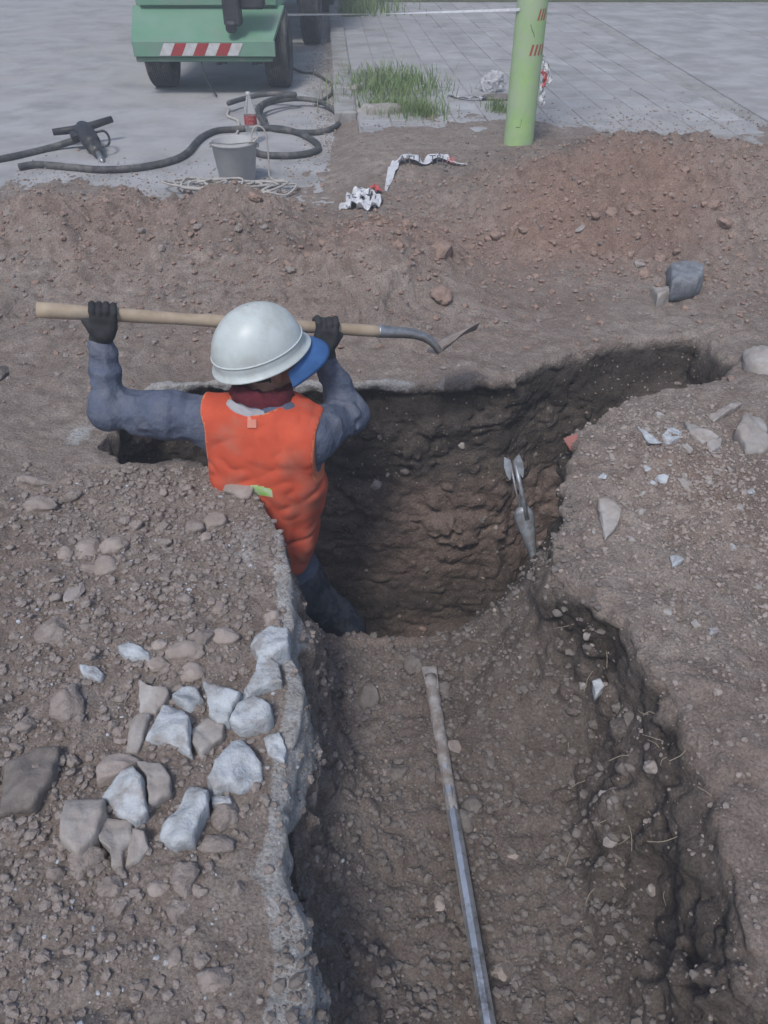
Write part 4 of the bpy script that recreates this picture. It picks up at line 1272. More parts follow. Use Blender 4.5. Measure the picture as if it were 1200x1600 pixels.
# vest
VB = Body((-.75, 1.85, -.45), (-.02, 2.5, .42), .005)
X, Y, Z = np.meshgrid(*[VB.o[i] + VB.h * np.arange(VB.n[i]) for i in range(3)], indexing='ij')
prof2 = [(-.2, .185, .142), (0.08, .190, .140), (.25, .186, .134), (.42, .182, .130), (.62, .192, .136), (.80, .206, .134), (.90, .198, .118), (.97, .150, .100), (1.04, .09, .08)]
d, t_, u_, v_ = torso_sdf(X, Y, Z, P0, U, Rv, Bv, prof2, TH)
for s_ in (shL, shR):
    dd = np.sqrt((X - s_[0]) ** 2 + (Y - s_[1]) ** 2 + (Z - s_[2]) ** 2) - .089
    d = smin(d, dd, .05)
fold = .0065 * noise3(X * 7 + Z * 6, Y * 9, Z * 5, 64) + .0035 * noise3(X * 22, Y * 22, Z * 9, 65)
dr = np.abs(noise3(u_ * 8 + t_ * 5, t_ * 3 - u_ * 9, v_ * 3, 66))
fold = 1.25 * fold - .020 * (dr - .3) * sstep(.60, .25, t_) + .004 * np.exp(-((t_ - .34 - .03 * u_ * 5) / .012) ** 2) - .007 * np.abs(noise3(u_ * 17 + t_ * 9, u_ * 9 - t_ * 14, v_ * 5, 73)) - .012 * np.abs(noise3(u_ * 6 + t_ * 7, u_ * 4 - t_ * 9, v_ * 2, 72)) * sstep(.95, .7, t_) + .004 * np.sin(u_ * 75 + 2.5 * noise3(X * 5, Y * 5, Z * 5, 67)) * sstep(.35, .0, t_)
d = d + fold
uu = u_ - .004 * noise3(X * 12, Y * 12, Z * 12, 68)
arm = np.abs(uu) - (.178 + .030 * sstep(.45, .25, t_) + .022 * sstep(.9, 1.0, t_) + .07 * sstep(.72, .55, t_))
hem = (.155 + .015 * noise3(X * 6, Y * 6, Z * 6, 69) + .10 * sstep(.14, .2, u_) - t_) * TH
nk = P1 + U * .045
neck = .098 - np.sqrt((X - nk[0]) ** 2 + (Y - nk[1]) ** 2 * .8 + ((Z - nk[2]) * 1.15) ** 2)
Fv = smax(smax(smax(d, arm, .012), hem, .01), neck, .01)
vq, vf = snet(Fv.astype(np.float32), VB.o, VB.h)
c = vq[vf].mean(1); ci = np.clip(((c - VB.o) / VB.h + .5).astype(int), 0, VB.n - 1)
g3 = lambda A: A[ci[:, 0], ci[:, 1], ci[:, 2]]
edge = (np.abs(g3(arm)) < .007) | (np.abs(g3(hem)) < .006) | (np.abs(g3(neck)) < .006)
# reflective green band round the waist, seen beside the slab corner
tb = ((vv(at(415, 763, 2.02)) - P0) @ U) / TH
print('band', tb)
band = (g3(t_) > tb - .032) & (g3(t_) < tb + .028 - .25 * (g3(u_) + .02) * (g3(u_) > -.02)) & (g3(u_) < .045) & (g3(u_) > -.03)
mi = np.where(edge, 1, np.where(band, 2, 0))
vest = child(np_mesh('vest', vq, vf, [M_VEST, M_PIPE, M_REFL], matidx=mi))
vest['label'] = 'orange mesh vest with pale piping'
del X, Y, Z, Fv, d, t_, u_, v_, fold, dr, B, VB
bpy.context.view_layer.update()


def on_vest(px, py):
    o0 = Vector((0, 0, CAM_H)); dd = ray(px, py).normalized()
    M = vest.matrix_world.inverted()
    ok, p, n, _ = vest.ray_cast(M @ o0, dd)
    return (vest.matrix_world @ p, n) if ok else (at(px, py, 2.05), Vector((0, -1, 0)))


# stitched neck label
mb = MB()
V = []; q = [on_vest(x, y) for y in (646, 657, 668) for x in (387, 394, 401)]
for p, n in q: V.append(p + n * .003)
mb.add(V, [(0, 1, 4, 3), (1, 2, 5, 4), (3, 4, 7, 6), (4, 5, 8, 7)])
lab = mb.build('neck_label', M_PATCH); sm = lab.modifiers.new('thickness', 'SOLIDIFY'); sm.thickness = .002
lab.parent = vest


# collar, scarf
def ring(c, ax, rx_, ry_, r, fold_, seed, name, m, flat=1.6):
    ax = Vector(ax).normalized(); u = Vector((1, 0, 0)); u = (u - ax * u.dot(ax)).normalized(); w = ax.cross(u)
    P = []; rr = []
    for k in range(56):
        th = 2 * math.pi * k / 56
        P.append(Vector(c) + u * (math.cos(th) * rx_) + w * (math.sin(th) * ry_) + ax * (fold_ * math.sin(3 * th + seed)))
    mb = MB()
    seg = 18; V = []; Fq = []
    for i, p in enumerate(P):
        rad = (p - Vector(c)); rad = (rad - ax * rad.dot(ax)).normalized()
        for k in range(seg):
            ph = 2 * math.pi * k / seg
            wob = 1 + .14 * math.sin(5 * ph + i * .5 + seed) + .10 * math.sin(i * 1.3 + seed * 2 + 2 * ph)
            V.append(p + rad * (math.cos(ph) * r * wob) + ax * (math.sin(ph) * r * flat * wob))
    for i in range(56):
        for k in range(seg):
            a = i * seg + k; b = i * seg + (k + 1) % seg; c2 = ((i + 1) % 56) * seg
            Fq.append((a, b, c2 + (k + 1) % seg, c2 + k))
    mb.add(V, Fq)
    return child(mb.build(name, m, smooth=True))


ring(vv(at(410, 617, 2.19)) , (.18, .12, 1), .082, .078, .022, .004, 1.0, 'scarf', M_SCARF, 1.9)
ring(vv(at(411, 610, 2.20)), (.20, .14, 1), .070, .068, .018, .004, 4.0, 'scarf', M_SCARF, 1.5)
ring(vv(at(400, 634, 2.165)), (.14, .22, 1), .094, .086, .014, .006, 2.0, 'collar', M_HOOD, 1.5)

# helmet: shell, rim and moulded brim
def helmet_pt(th, ph, s=1.0):
    f = math.cos(th) * math.cos(ph); l = math.sin(th) * math.cos(ph); u = math.sin(ph)
    return (f * .152 * s, l * .124 * s, u * .150 * s)


HCc = hp(-.004, 0, .058)
mb = MB(); V = []; Fq = []; ns = 64; nr = 18
rings_ = []
for j in range(nr + 1):
    ph = (j / nr) * math.pi / 2
    row = []
    for k in range(ns):
        th = 2 * math.pi * k / ns
        f, l, u = helmet_pt(th, ph)
        e = 1 - .04 * math.cos(th)
        ridge = .004 * math.exp(-(l / .022) ** 2) * sstep(.1, .7, math.sin(ph))
        row.append((f * e, l * e, u + ridge))
    rings_.append(row)
# flange under the dome: gutter lip and small brim in front
lip = []
for (dr, dz) in ((.0, -.014), (.011, -.020), (.013, -.024), (.009, -.027), (-.002, -.024), (-.006, .0)):
    row = []
    for k in range(ns):
        th = 2 * math.pi * k / ns
        f, l, u = helmet_pt(th, 0); e = 1 - .04 * math.cos(th)
        fr = max(0, math.cos(th)) ** 6
        back = max(0, -math.cos(th)) ** 3
        rr_ = dr + (dr > 0.005) * .010 * fr
        row.append((f * e + math.cos(th) * rr_, l * e + math.sin(th) * rr_, dz - .004 * fr - .004 * back))
    lip.append(row)
allr = lip[::-1] + rings_
for row in allr:
    for (f, l, u) in row:
        p = HCc + FW * f + LF * l + UPh * u; V.append(Vector([float(q) for q in p]))
for j in range(len(allr) - 1):
    for k in range(ns):
        a = j * ns + k; b = j * ns + (k + 1) % ns
        Fq.append((a, b, b + ns, a + ns))
mb.add(V, Fq)
helmet = mb.build('helmet', M_HELMET, smooth=True)
sd = helmet.modifiers.new('shell', 'SOLIDIFY'); sd.thickness = .003; sd.offset = -1
child(helmet)
# moulded seam line above the lip
mb = MB(); P = []
for k in range(ns):
    th = 2 * math.pi * k / ns
    f, l, u = helmet_pt(th, .14, 1.005); e = 1 - .04 * math.cos(th)
    P.append(HCc + FW * f * e + LF * l * e + UPh * u)
mb.tube(P, .0028, 6, closed=True)
s_ = mb.build('helmet_seam', M_HELMET, smooth=True); s_.parent = helmet

# blue cap under the helmet: band and peak
mb = MB(); V = []; Fq = []
for j in range(5):
    for k in range(49):
        th = -math.pi * .62 + 1.24 * math.pi * k / 48
        f, l, u = helmet_pt(th, 0, .90)
        V.append(Vector([float(q) for q in HCc + FW * f + LF * l + UPh * (-.004 - .013 * j * max(0, math.cos(th * .8)))]))
for j in range(4):
    for k in range(48):
        a = j * 49 + k; Fq.append((a, a + 1, a + 50, a + 49))
b = len(V)
for j in range(9):
    t = j / 8
    for k in range(33):
        s2 = (k / 32) * 2 - 1
        th = s2 * math.radians(78)
        f0, l0, _ = helmet_pt(th, 0, .92)
        ext = .080 * (1 - abs(s2) ** 4) * t
        dz = -.030 - .030 * t * t - .020 * (s2 ** 2) - .024 * t
        V.append(Vector([float(q) for q in HCc + FW * (f0 + ext) + LF * l0 * (1 + .10 * t) + UPh * dz]))
for j in range(8):
    for k in range(32):
        a = b + j * 33 + k; Fq.append((a, a + 1, a + 34, a + 33))
mb.add(V, Fq)
cap_ = mb.build('cap', M_CAP, smooth=True); sd = cap_.modifiers.new('cloth', 'SOLIDIFY'); sd.thickness = .004; child(cap_)


# gloved hands closed round the handle
def glove(hc, wrist, ax, name, seed, flip=1):
    hc = np.array(hc); ax = np.array(ax) / np.linalg.norm(ax)
    dn = np.array(wrist) - hc; dn = dn - ax * (dn @ ax); dn /= np.linalg.norm(dn)
    up = -dn; bk = np.cross(ax, up)
    if bk[1] > 0: bk = -bk           # towards the viewer
    g = Body(hc - .15, hc + .15, .003)
    P = lambda a, u, b_: hc + ax * a + up * u + bk * b_
    # palm and wrist
    g.cap(P(-.022, -.03, .024), P(.022, -.03, .024), .021, .021, .01)
    g.cap(P(-.024, -.008, .030), P(.026, -.008, .030), .016, .016, .012)
    g.cap(P(-.010, -.055, .018), P(.010, -.055, .018), .025, .025, .02)
    wv = np.array(wrist) - hc
    g.cap(P(0, -.06, .014), hc + wv * .80, .030, .036, .012)
    ln = [.86, 1.0, .97, .80]
    for i in range(4):
        a = (-.031 + .0205 * i) * flip; L = ln[i]; j = ((seed * 7 + i * 3) % 5 - 2) * .002
        pts = [P(a * .85, -.008, .032), P(a, .016 + j, .032), P(a * 1.02, .030 + j, .010), P(a * 1.02, .024, -.022 * L), P(a, .002 - .006 * L, -.032)]
        for q in range(4): g.cap(pts[q], pts[q + 1], .0115 - .0008 * q, .0110 - .0008 * q, .003)
    s2 = flip
    g.cap(P(-.030 * s2, -.045, .020), P(-.050 * s2, -.020, .010), .016, .013, .01)
    g.cap(P(-.050 * s2, -.020, .010), P(-.040 * s2, -.022, -.020), .0125, .011, .004)
    g.cap(P(-.040 * s2, -.022, -.020), P(-.015 * s2, -.012, -.034), .011, .0095, .004)
    v, f = snet(g.F, g.o, g.h)
    return child(np_mesh(name, v, f, M_GLOVE))


A = vv(at(57, 484, 2.170)); Bq = vv(at(597, 518, 2.47))
axh = (Bq - A) / np.linalg.norm(Bq - A)
def on_shaft(px):
    best = None
    for k in range(401):
        p = A + (Bq - A) * k / 400
        d = Vector(p) - Vector((0, 0, CAM_H)); zc = d.y * math.cos(PITCH) - d.z * math.sin(PITCH)
        x = 600 + 1200 * d.x / zc
        if best is None or abs(x - px) < best[0]: best = (abs(x - px), p)
    return best[1]
gl = glove(on_shaft(160), wrL, axh, 'glove', 1, 1)
gr = glove(on_shaft(508), wrR, axh, 'glove', 2, -1)

# ------------------------------------------------------------------ shovel in the worker's hands
shov = empty('shovel', tuple(A)); tag(shov, 'wooden handled steel shovel held level at head height by the worker', 'shovel')
def w2l(o, root):
    o.parent = root; o.matrix_parent_inverse = Matrix.Translation(-Vector(root.location)); return o
mb = MB(); n = 26
P = [A + (Bq - A) * k / n + np.array([0, 0, .006 * math.sin(k * .35)]) * 0 for k in range(n + 1)]
r_ = [.0240 - .004 * min(1, k / 8) + .001 * math.sin(k * 1.1) for k in range(n + 1)]
mb.tube(P, r_, 16); w2l(mb.build('handle', M_WOOD, smooth=True), shov)
N1 = vv(at(648, 522, 2.50)); N2 = vv(at(672, 532, 2.505)); N3 = vv(at(687, 549, 2.50))
P = spline([Bq - axh * .015, Bq + axh * .03, N1, N2, N3], 8)
r_ = [.0235 - .011 * k / (len(P) - 1) for k in range(len(P))]
mb = MB(); mb.tube(P, r_, 14); w2l(mb.build('socket', M_STEEL, smooth=True), shov)
# blade: dished, seen almost edge on
T1 = vv(at(742, 514, 2.62))
bd = T1 - N3; BL = np.linalg.norm(bd); bd /= BL
vd = vv(ray(725, 520)); vd /= np.linalg.norm(vd)
wd = vd - bd * (vd @ bd) + np.array([0, 0, .10]); wd -= bd * (wd @ bd); wd /= np.linalg.norm(wd)
nd = np.cross(bd, wd)
V = []; Fq = []
for j in range(15):
    t = j / 14; wv = .098 * (min(1, .45 + t * 5) if t < .7 else math.cos((t - .7) / .3 * 1.35) ** .75)
    for k in range(13):
        s2 = k / 6 - 1
        p = N3 + bd * (t * BL * 1.05 - .01) + wd * (s2 * wv) + nd * (.018 * (s2 * s2 - .4) + .012 * math.sin(t * 3))
        V.append(p)
for j in range(14):
    for k in range(12):
        a = j * 13 + k; Fq.append((a, a + 1, a + 14, a + 13))
mb = MB(); mb.add(V, Fq); o = mb.build('blade', M_SHOVELMUD, smooth=True); sd = o.modifiers.new('plate', 'SOLIDIFY'); sd.thickness = .003; w2l(o, shov)

# ------------------------------------------------------------------ digging bar on the trench floor
def floor_at(px, py, lift):
    p, n = hit(px, py); return p + Vector((0, 0, lift))
pts = [floor_at(672, 1068, .030), floor_at(680, 1120, .026), floor_at(701, 1250, .028), floor_at(722, 1400, .034), floor_at(741, 1500, .045), floor_at(757, 1600, .06)]
d0 = (pts[-1] - pts[0]); 
a0, a1 = pts[0], pts[-1]
root = empty('digging_bar', tuple(a0)); tag(root, 'long steel digging bar with flattened tip lying on the trench floor', 'bar')
dirb = (a1 - a0).normalized()
zmin = max((pts[k].z - (a0 + (a1 - a0) * ((pts[k].y - a0.y) / (a1.y - a0.y))).z) for k in range(6))
a0 = a0 + Vector((0, 0, max(0, zmin - .012))); a1 = a1 + Vector((0, 0, max(0, zmin - .012)))
L = (a1 - a0).length
mb = MB(); n = 30
P = [a0 + dirb * (.10 + (L + .25 - .10) * k / n) for k in range(n + 1)]
mb.tube(P, [.0185] * (n + 1), 8); w2l(mb.build('shaft', M_BAR), root)
P = [a0 + dirb * (.50 * k / 20 - .002) for k in range(21)]
mb = MB(); mb.tube(P, [.0222 - .0046 * (k / 20) + .0013 * math.sin(k * 2.1) for k in range(21)], 12); w2l(mb.build('mud_crust', M_MUDDY, smooth=True), root)
mb = MB()
side = dirb.cross(Vector((0, 0, 1))).normalized(); upb = side.cross(dirb).normalized()
V = []
for t, w_, h_ in ((.06, .019, .017), (.02, .022, .012), (-.02, .024, .007), (-.045, .025, .003)):
    c = a0 + dirb * t
    V += [c + side * w_ + upb * h_, c + side * w_ - upb * h_, c - side * w_ - upb * h_, c - side * w_ + upb * h_]
Fq = [(0, 1, 2, 3)[::-1], (12, 13, 14, 15)]
for j in range(3):
    for k in range(4): a = j * 4 + k; b = j * 4 + (k + 1) % 4; Fq.append((a, b, b + 4, a + 4))
mb.add(V, Fq); w2l(mb.build('chisel_tip', M_MUDDY), root)

# ------------------------------------------------------------------ short steel spade leaning in the pit
t0 = at(800, 722, 2.16); t1 = at(836, 893, 1.985)
dS = (t1 - t0); LS = dS.length; dS.normalize()
root = empty('trench_spade', tuple(t1)); tag(root, 'narrow dusty steel spade without handle standing against the edge of the pit', 'spade')
camd = (Vector((0, 0, CAM_H)) - t0).normalized()
sideS = dS.cross(camd).normalized(); sideS = -sideS if sideS.x < 0 else sideS
nS = sideS.cross(dS).normalized()
nS = nS if nS.dot(camd) > 0 else -nS
q = lambda t, s, n_: t0 + dS * (t * LS) + sideS * s + nS * n_
mb = MB()
mb.tube([q(0, -.006, 0), q(.25, -.007, .002), q(.5, -.004, .002)], .0042, 8)
o = mb.build('rail', M_SPADE, smooth=True); w2l(o, root)
mb = MB()
mb.tube([q(-.01, .010, 0), q(.25, .011, .002), q(.52, .010, .002)], [.0075, .009, .011], 10)
w2l(mb.build('rail', M_SPADE, smooth=True), root)
mb = MB()
for sg in (-1, 1):
    V = []; Fq = []
    out = [(-.02, .006), (-.06, .026), (.02, .033), (.10, .030), (.15, .022), (.10, .012)]
    M4 = [q(t, sg * s + .003, .006 * (s / .03)) for t, s in out]
    nn_ = nS * .004
    V = [p + nn_ for p in M4] + [p - nn_ for p in M4]; m_ = len(M4)
    Fq = [tuple(range(m_)), tuple(range(m_, 2 * m_))[::-1]] + [(i, (i + 1) % m_, m_ + (i + 1) % m_, m_ + i) for i in range(m_)]
    mb.add(V, Fq)
w2l(mb.build('broken_grip', M_SPADE), root)
V = []; Fq = []
for j in range(13):
    t = .40 + .62 * j / 12
    w_ = [.014, .032, .034, .031, .027, .023, .019, .016, .013, .011, .009, .006, .003][j]
    sh = -.004 + .004 * j / 12
    for k in range(9):
        s2 = k / 4 - 1
        V.append(q(t + (.05 if (j <= 1 and k in (3, 4, 5)) else 0) * 0, s2 * w_ + sh + .006, .010 * (1 - s2 * s2) - .004))
for j in range(12):
    for k in range(8): a = j * 9 + k; Fq.append((a, a + 1, a + 10, a + 9))
mb = MB(); mb.add(V, Fq); o = mb.build('blade', M_SPADE, smooth=True); sd = o.modifiers.new('plate', 'SOLIDIFY'); sd.thickness = .004; w2l(o, root)

# red plastic scrap on the pit edge
p = hit(893, 690)[0]
mb = MB(); mb.add([p + Vector(v) for v in ((-.035, -.01, .02), (.02, .01, .03), (.012, -.02, -.035), (-.01, -.03, -.015))], [(0, 1, 2, 3)])
o = mb.build('plastic_scrap', M_REDPL); sd = o.modifiers.new('film', 'SOLIDIFY'); sd.thickness = .002; tag(o, 'faded red plastic scrap sticking out of the edge of the pit', 'plastic scrap')

# ------------------------------------------------------------------ green pole with taped marks
pb = ath(808, 240, 0.03)
pole = empty('pole', (pb.x, pb.y, 0)); tag(pole, 'thick lime green painted pole standing in the earth', 'pole')
mb = MB(); mb.lathe([(.112, -.15), (.108, 0), (.106, .3), (.103, 1.0), (.100, 2.5), (.096, 4.2), (.0001, 4.2)], (0, 0, 0), seg=40)
o = mb.build('post', M_POLE, pole, smooth=True)
def pole_patch(name, rows, m):
    """rows: list of quads in (angle deg, z) on the post surface"""
    mb = MB()
    for qd in rows:
        V = []
        nseg = 5
        (a0_, z0_), (a1_, z1_), (a2_, z2_), (a3_, z3_) = qd
        for j in (0, 1):
            for k in range(nseg + 1):
                t = k / nseg
                if j == 0: aa = a0_ + (a1_ - a0_) * t; zz = z0_ + (z1_ - z0_) * t
                else: aa = a3_ + (a2_ - a3_) * t; zz = z3_ + (z2_ - z3_) * t
                th = math.radians(aa); R = .1085 - .004 * zz
                V.append((R * math.cos(th), R * math.sin(th), zz))
        mb.add(V, [(k, k + 1, nseg + 2 + k, nseg + 1 + k) for k in range(nseg)])
    return mb.build(name, m, pole)
# where the marks sit: heights read at the pole's distance
zr = lambda py: at(825, py, pb.y - .1).z
zA, zB = zr(87), zr(70); zC, zD = zr(32), zr(14)
rows = [((-92 + k * 17, zA), (-84 + k * 17, zA), (-76 + k * 17, zB), (-84 + k * 17, zB)) for k in range(4)]
pole_patch('red_print', rows, M_REDP)
rows = [((-75 + k * 13, zC), (-68 + k * 13, zC), (-60 + k * 13, zD), (-66 + k * 13, zD)) for k in range(3)]
pole_patch('red_print', rows, M_REDP)
# thin scratches and chips in the paint
def crack(path, w=.0018):
    rows = []
    for (a0_, y0_), (a1_, y1_) in zip(path[:-1], path[1:]):
        z0_, z1_ = zr(y0_), zr(y1_)
        rows.append(((a0_, z0_ - w), (a1_, z1_ - w), (a1_ + 1.2, z1_ + w), (a0_ + 1.2, z0_ + w)))
    return rows
pole_patch('scratch', crack([(-115, 199), (-100, 199), (-96, 190), (-97, 186), (-88, 178), (-80, 170), (-70, 162), (-60, 155)]), M_CRACK)
pole_patch('scratch', crack([(-98, 38), (-92, 46), (-84, 52), (-80, 58)]), M_CRACK)
pole_patch('scratch', crack([(-118, 220), (-116, 215)], .004), M_CRACK)

# barrier tape: span from trailer to pole, loose tail, ground pieces
def ribbon(name, pts, w, m, nrm, twist=0, parent=None, seed=0, crumple=0.0, widths=None):
    P = spline(pts, 10); V = []; Fq = []; r = random.Random(seed)
    for i, p in enumerate(P):
        t = (P[min(i + 1, len(P) - 1)] - P[max(i - 1, 0)]).normalized()
        n = Vector(nrm); a = t.cross(n).normalized()
        ang = twist * i / len(P) + crumple * math.sin(i * .9 + seed)
        a = Matrix.Rotation(ang, 3, t) @ a
        ww = w * (1 - crumple * .5 * (1 + math.sin(i * .47 + seed)) * .7)
        b_ = t.cross(a)
        if widths: ww = w * float(np.interp(i / (len(P) - 1), np.linspace(0, 1, len(widths)), widths))
        for s2 in (-1, -.33, .33, 1):
            V.append(p + a * (s2 * ww / 2) + b_ * (crumple * .02 * math.sin(s2 * 3 + i * .8)))
    for i in range(len(P) - 1):
        for k in range(3): a = i * 4 + k; Fq.append((a, a + 1, a + 5, a + 4))
    mb = MB(); mb.add(V, Fq); o = mb.build(name, m, parent)
    sd = o.modifiers.new('film', 'SOLIDIFY'); sd.thickness = .0006
    return o, P, V


ptop = Vector((pb.x - .09, pb.y - .06, zr(16)))
cor = Vector((-.90, 8.50, at(471, 23, 8.5).z))
mid = (ptop + cor) / 2 - Vector((0, 0, .008))
o, P, V = ribbon('barrier_tape', [cor, cor * .7 + ptop * .3 - Vector((0, 0, .006)), mid, cor * .3 + ptop * .7 - Vector((0, 0, .006)), ptop], .018, M_TAPE, (0, 1, .2), twist=2.4)
tag(o, 'thin white barrier tape stretched from the trailer corner to the green pole', 'tape')
tail = empty('tape_tail', (pb.x + .11, pb.y, zr(90))); tag(tail, 'torn end of barrier tape hanging at the right side of the green pole', 'tape')
T0 = Vector(tail.location)
zt = at(852, 165, pb.y - .05).z - T0.z
o, P, V = ribbon('strip', [(0, 0, 0), (.03, -.01, zt * .35), (.018, -.02, zt * .7), (.035, -.02, zt)], .045, M_TAPE, (0, 1, 0), parent=tail, crumple=.5)
o, P, V = ribbon('strip', [(0, 0, 0), (.055, .0, zt * .3), (.07, -.01, zt * .6)], .03, M_TAPE, (0, 1, 0), parent=tail, crumple=.6, seed=3)
o, P, V = ribbon('strip', [(0, -.01, zt * .32), (.03, -.03, zt * .42), (.022, -.034, zt * .62)], .03, M_TAPER, (0, 1, 0), parent=tail, crumple=.4, seed=1)


def text_on(txt, size, loc, rot, m, parent, name='lettering'):
    cu = bpy.data.curves.new(name, 'FONT'); cu.body = txt; cu.size = size; cu.align_x = 'CENTER'; cu.align_y = 'CENTER'; cu.extrude = .0004
    o = bpy.data.objects.new(name, cu); COL.objects.link(o)
    dg = bpy.context.evaluated_depsgraph_get(); me = bpy.data.meshes.new_from_object(o.evaluated_get(dg))
    bpy.data.objects.remove(o)
    return me


def lay_text(me, name, m, parent, fn):
    for v in me.vertices: v.co = fn(v.co)
    me.materials.clear()
    return link(name, me, m, parent)


# long tape piece on the earth: white film humps, print, a falling white end
def gp(px, py, lift=.012):
    p, n = hit(px, py); return p + Vector((0, 0, lift))
tp = empty('tape_scrap', tuple(gp(650, 255))); tag(tp, 'long crumpled strip of white barrier tape with letters lying on the earth', 'tape')
TR = Vector(tp.location)
o, P1_, V = ribbon('film', [p - TR for p in (gp(618, 258, .02), gp(640, 251, .045), gp(661, 259, .015), gp(684, 251, .045), gp(705, 257, .02), gp(729, 259, .008))], .105, M_TAPE, (0, .25, 1), parent=tp, crumple=.16, seed=2, widths=[.5, .95, 1.05, .75, .45, .95, 1.05, .8, .35, .22, .15])
o, P2_, V = ribbon('film', [p - TR for p in (gp(619, 257, .025), gp(612, 272, .02), gp(603, 300, .006))], .06, M_TAPE, (0, .3, 1), parent=tp, crumple=.2, seed=4, widths=[.8, 1.1, .8, .2])
def tape_text(txt, size, px, py, m, par, rz):
    c = gp(px, py, .036) - Vector(par.location)
    R = Euler((math.radians(48), 0, rz)).to_matrix()
    lay_text(text_on(txt, size, None, None, m, par), 'lettering', m, par, lambda v: c + R @ v)
tape_text('ATU', .075, 640, 258, M_INK, tp, .05)
tape_text('TEL', .075, 684, 258, M_INK, tp, -.1)
tape_text('RE', .055, 704, 259, M_TAPER, tp, -.15)

cr = empty('tape_bundle', tuple(gp(565, 318))); tag(cr, 'crumpled bundle of printed barrier tape with a red end on the earth', 'tape')
CR = Vector(cr.location)
o, _, V = ribbon('film', [p - CR for p in (gp(538, 328, .008), gp(550, 316, .04), gp(565, 308, .05), gp(572, 316, .03), gp(567, 326, .015), gp(580, 328, .03), gp(592, 314, .035))], .085, M_TAPE, (0, .3, 1), parent=cr, crumple=.5, seed=5)
o, _, V = ribbon('film', [p - CR for p in (gp(543, 327, .02), gp(560, 322, .05), gp(578, 312, .055), gp(590, 318, .03), gp(578, 327, .02))], .07, M_TAPE, (0, .3, 1), parent=cr, crumple=.5, seed=8)
o, _, V = ribbon('red_end', [p - CR for p in (gp(577, 306, .03), gp(586, 301, .045), gp(592, 305, .03))], .05, M_TAPER, (0, .3, 1), parent=cr, crumple=.5, seed=9)
for k, (x, y, s_) in enumerate(((553, 318, 'TEL'), (574, 318, 'ATU'))):
    tape_text(s_, .06, x, y, M_INK, cr, .7 if k == 0 else -.4)

# crumpled white plastic bag and scrap behind the pole
p = ath(770, 140, .11)
v, f = ICO3; v = v.copy()
nn_ = np.abs(noise3(v[:, 0] * 2.2, v[:, 1] * 2.2, v[:, 2] * 2.2, 70)) * .55 + np.abs(noise3(v[:, 0] * 6, v[:, 1] * 6, v[:, 2] * 6, 71)) * .25
v = v * (1.1 - nn_)[:, None] * [.125, .09, .12]
v[:, 2] = np.maximum(v[:, 2], -.06)
me = bpy.data.meshes.new('plastic_bag'); me.from_pydata([tuple(q_) for q_ in v], [], [tuple(int(i) for i in q_) for q_ in f]); me.update()
o = link('plastic_bag', me, M_RAG); o.location = (p.x, p.y, .155); tag(o, 'crumpled white plastic bag on the pavement left of the green pole', 'bag')
p0_, p1_, p2_ = ath(700, 145, .115), ath(722, 152, .115), ath(765, 153, .115)
o, _, _ = ribbon('paper_scrap', [p0_, p1_, (p1_ + p2_) / 2 + Vector((0, -.03, .01)), p2_], .05, M_RAG, (0, .3, 1), crumple=.3, seed=6)
tag(o, 'flat white paper strip in front of the plastic bag', 'paper scrap')
v, f = ROCKS['clod', 3]
me = bpy.data.meshes.new('debris'); me.from_pydata([tuple(q_) for q_ in v * [.17, .07, .03]], [], [tuple(int(i) for i in q_) for q_ in f]); me.update()
p = ath(775, 153, .11); o = link('earth_lump', me, M_DARKSTONE, smooth=True); o.location = (p.x, p.y, .115); tag(o, 'flat dark lump of earth under the plastic bag', 'clod')

# ------------------------------------------------------------------ bucket, bottle, hoses, breaker
bk = ath(372, 283, 0.0)
root = empty('bucket', (bk.x, bk.y, .004)); tag(root, 'dust-covered grey plastic bucket on the road', 'bucket')
mb = MB(); mb.lathe([(.0001, .004), (.112, .004), (.115, .0), (.120, .01), (.148, .235), (.152, .238), (.158, .240), (.160, .25), (.152, .256), (.144, .25), (.116, .02), (.0001, .016)], seg=40)
mb.build('shell', M_BUCKET, root, smooth=True)
mb = MB(); mb.lathe([(.0001, .20), (.08, .205), (.141, .198)], seg=28); mb.build('rubble_fill', M_ROAD, root, smooth=True)
mb = MB(); mb.tube(spline([(-.158, 0, .235), (-.13, -.09, .262), (0, -.155, .268), (.13, -.09, .262), (.158, 0, .235)], 8), .003, 6); mb.build('bail', M_WIRE, root, smooth=True)
mb = MB()
for sg in (-1, 1): mb.box((sg * .158, 0, .228), (.016, .035, .03), bev=.003)
mb.build('ear', M_BUCKET, root)

bt = ath(395, 224, 0.0)
root = empty('bottle', (bt.x, bt.y, .004)); tag(root, 'clear soft drink bottle with red label standing behind the bucket', 'bottle')
prof_b = [(.0001, .006), (.028, .002), (.041, .012), (.043, .05), (.040, .085), (.0415, .10), (.0445, .13), (.0445, .20), (.042, .225), (.030, .275), (.017, .32), (.0135, .335), (.0135, .355), (.0001, .356)]
mb = MB(); mb.lathe([(r * 1.08, z) for r, z in prof_b], seg=28); mb.build('body', M_GLASS, root, smooth=True)
mb = MB(); mb.lathe([(.0484, .135), (.0487, .137), (.0487, .195), (.0484, .197)], seg=32); lb = mb.build('label', M_REDR, root, smooth=True)
mb = MB(); mb.lathe([(.0157, .338), (.0165, .34), (.0165, .358), (.0001, .360)], seg=20); mb.build('cap', M_WHITEP, root, smooth=True)
me = text_on('Coca\nCola', .030, None, None, None, None)
def wrapb(v):
    th = -math.pi / 2 + v.x / .0492
    return Vector((.0492 * math.cos(th), .0492 * math.sin(th), .166 + v.y))
lay_text(me, 'lettering', M_WHITEP, lb, wrapb)

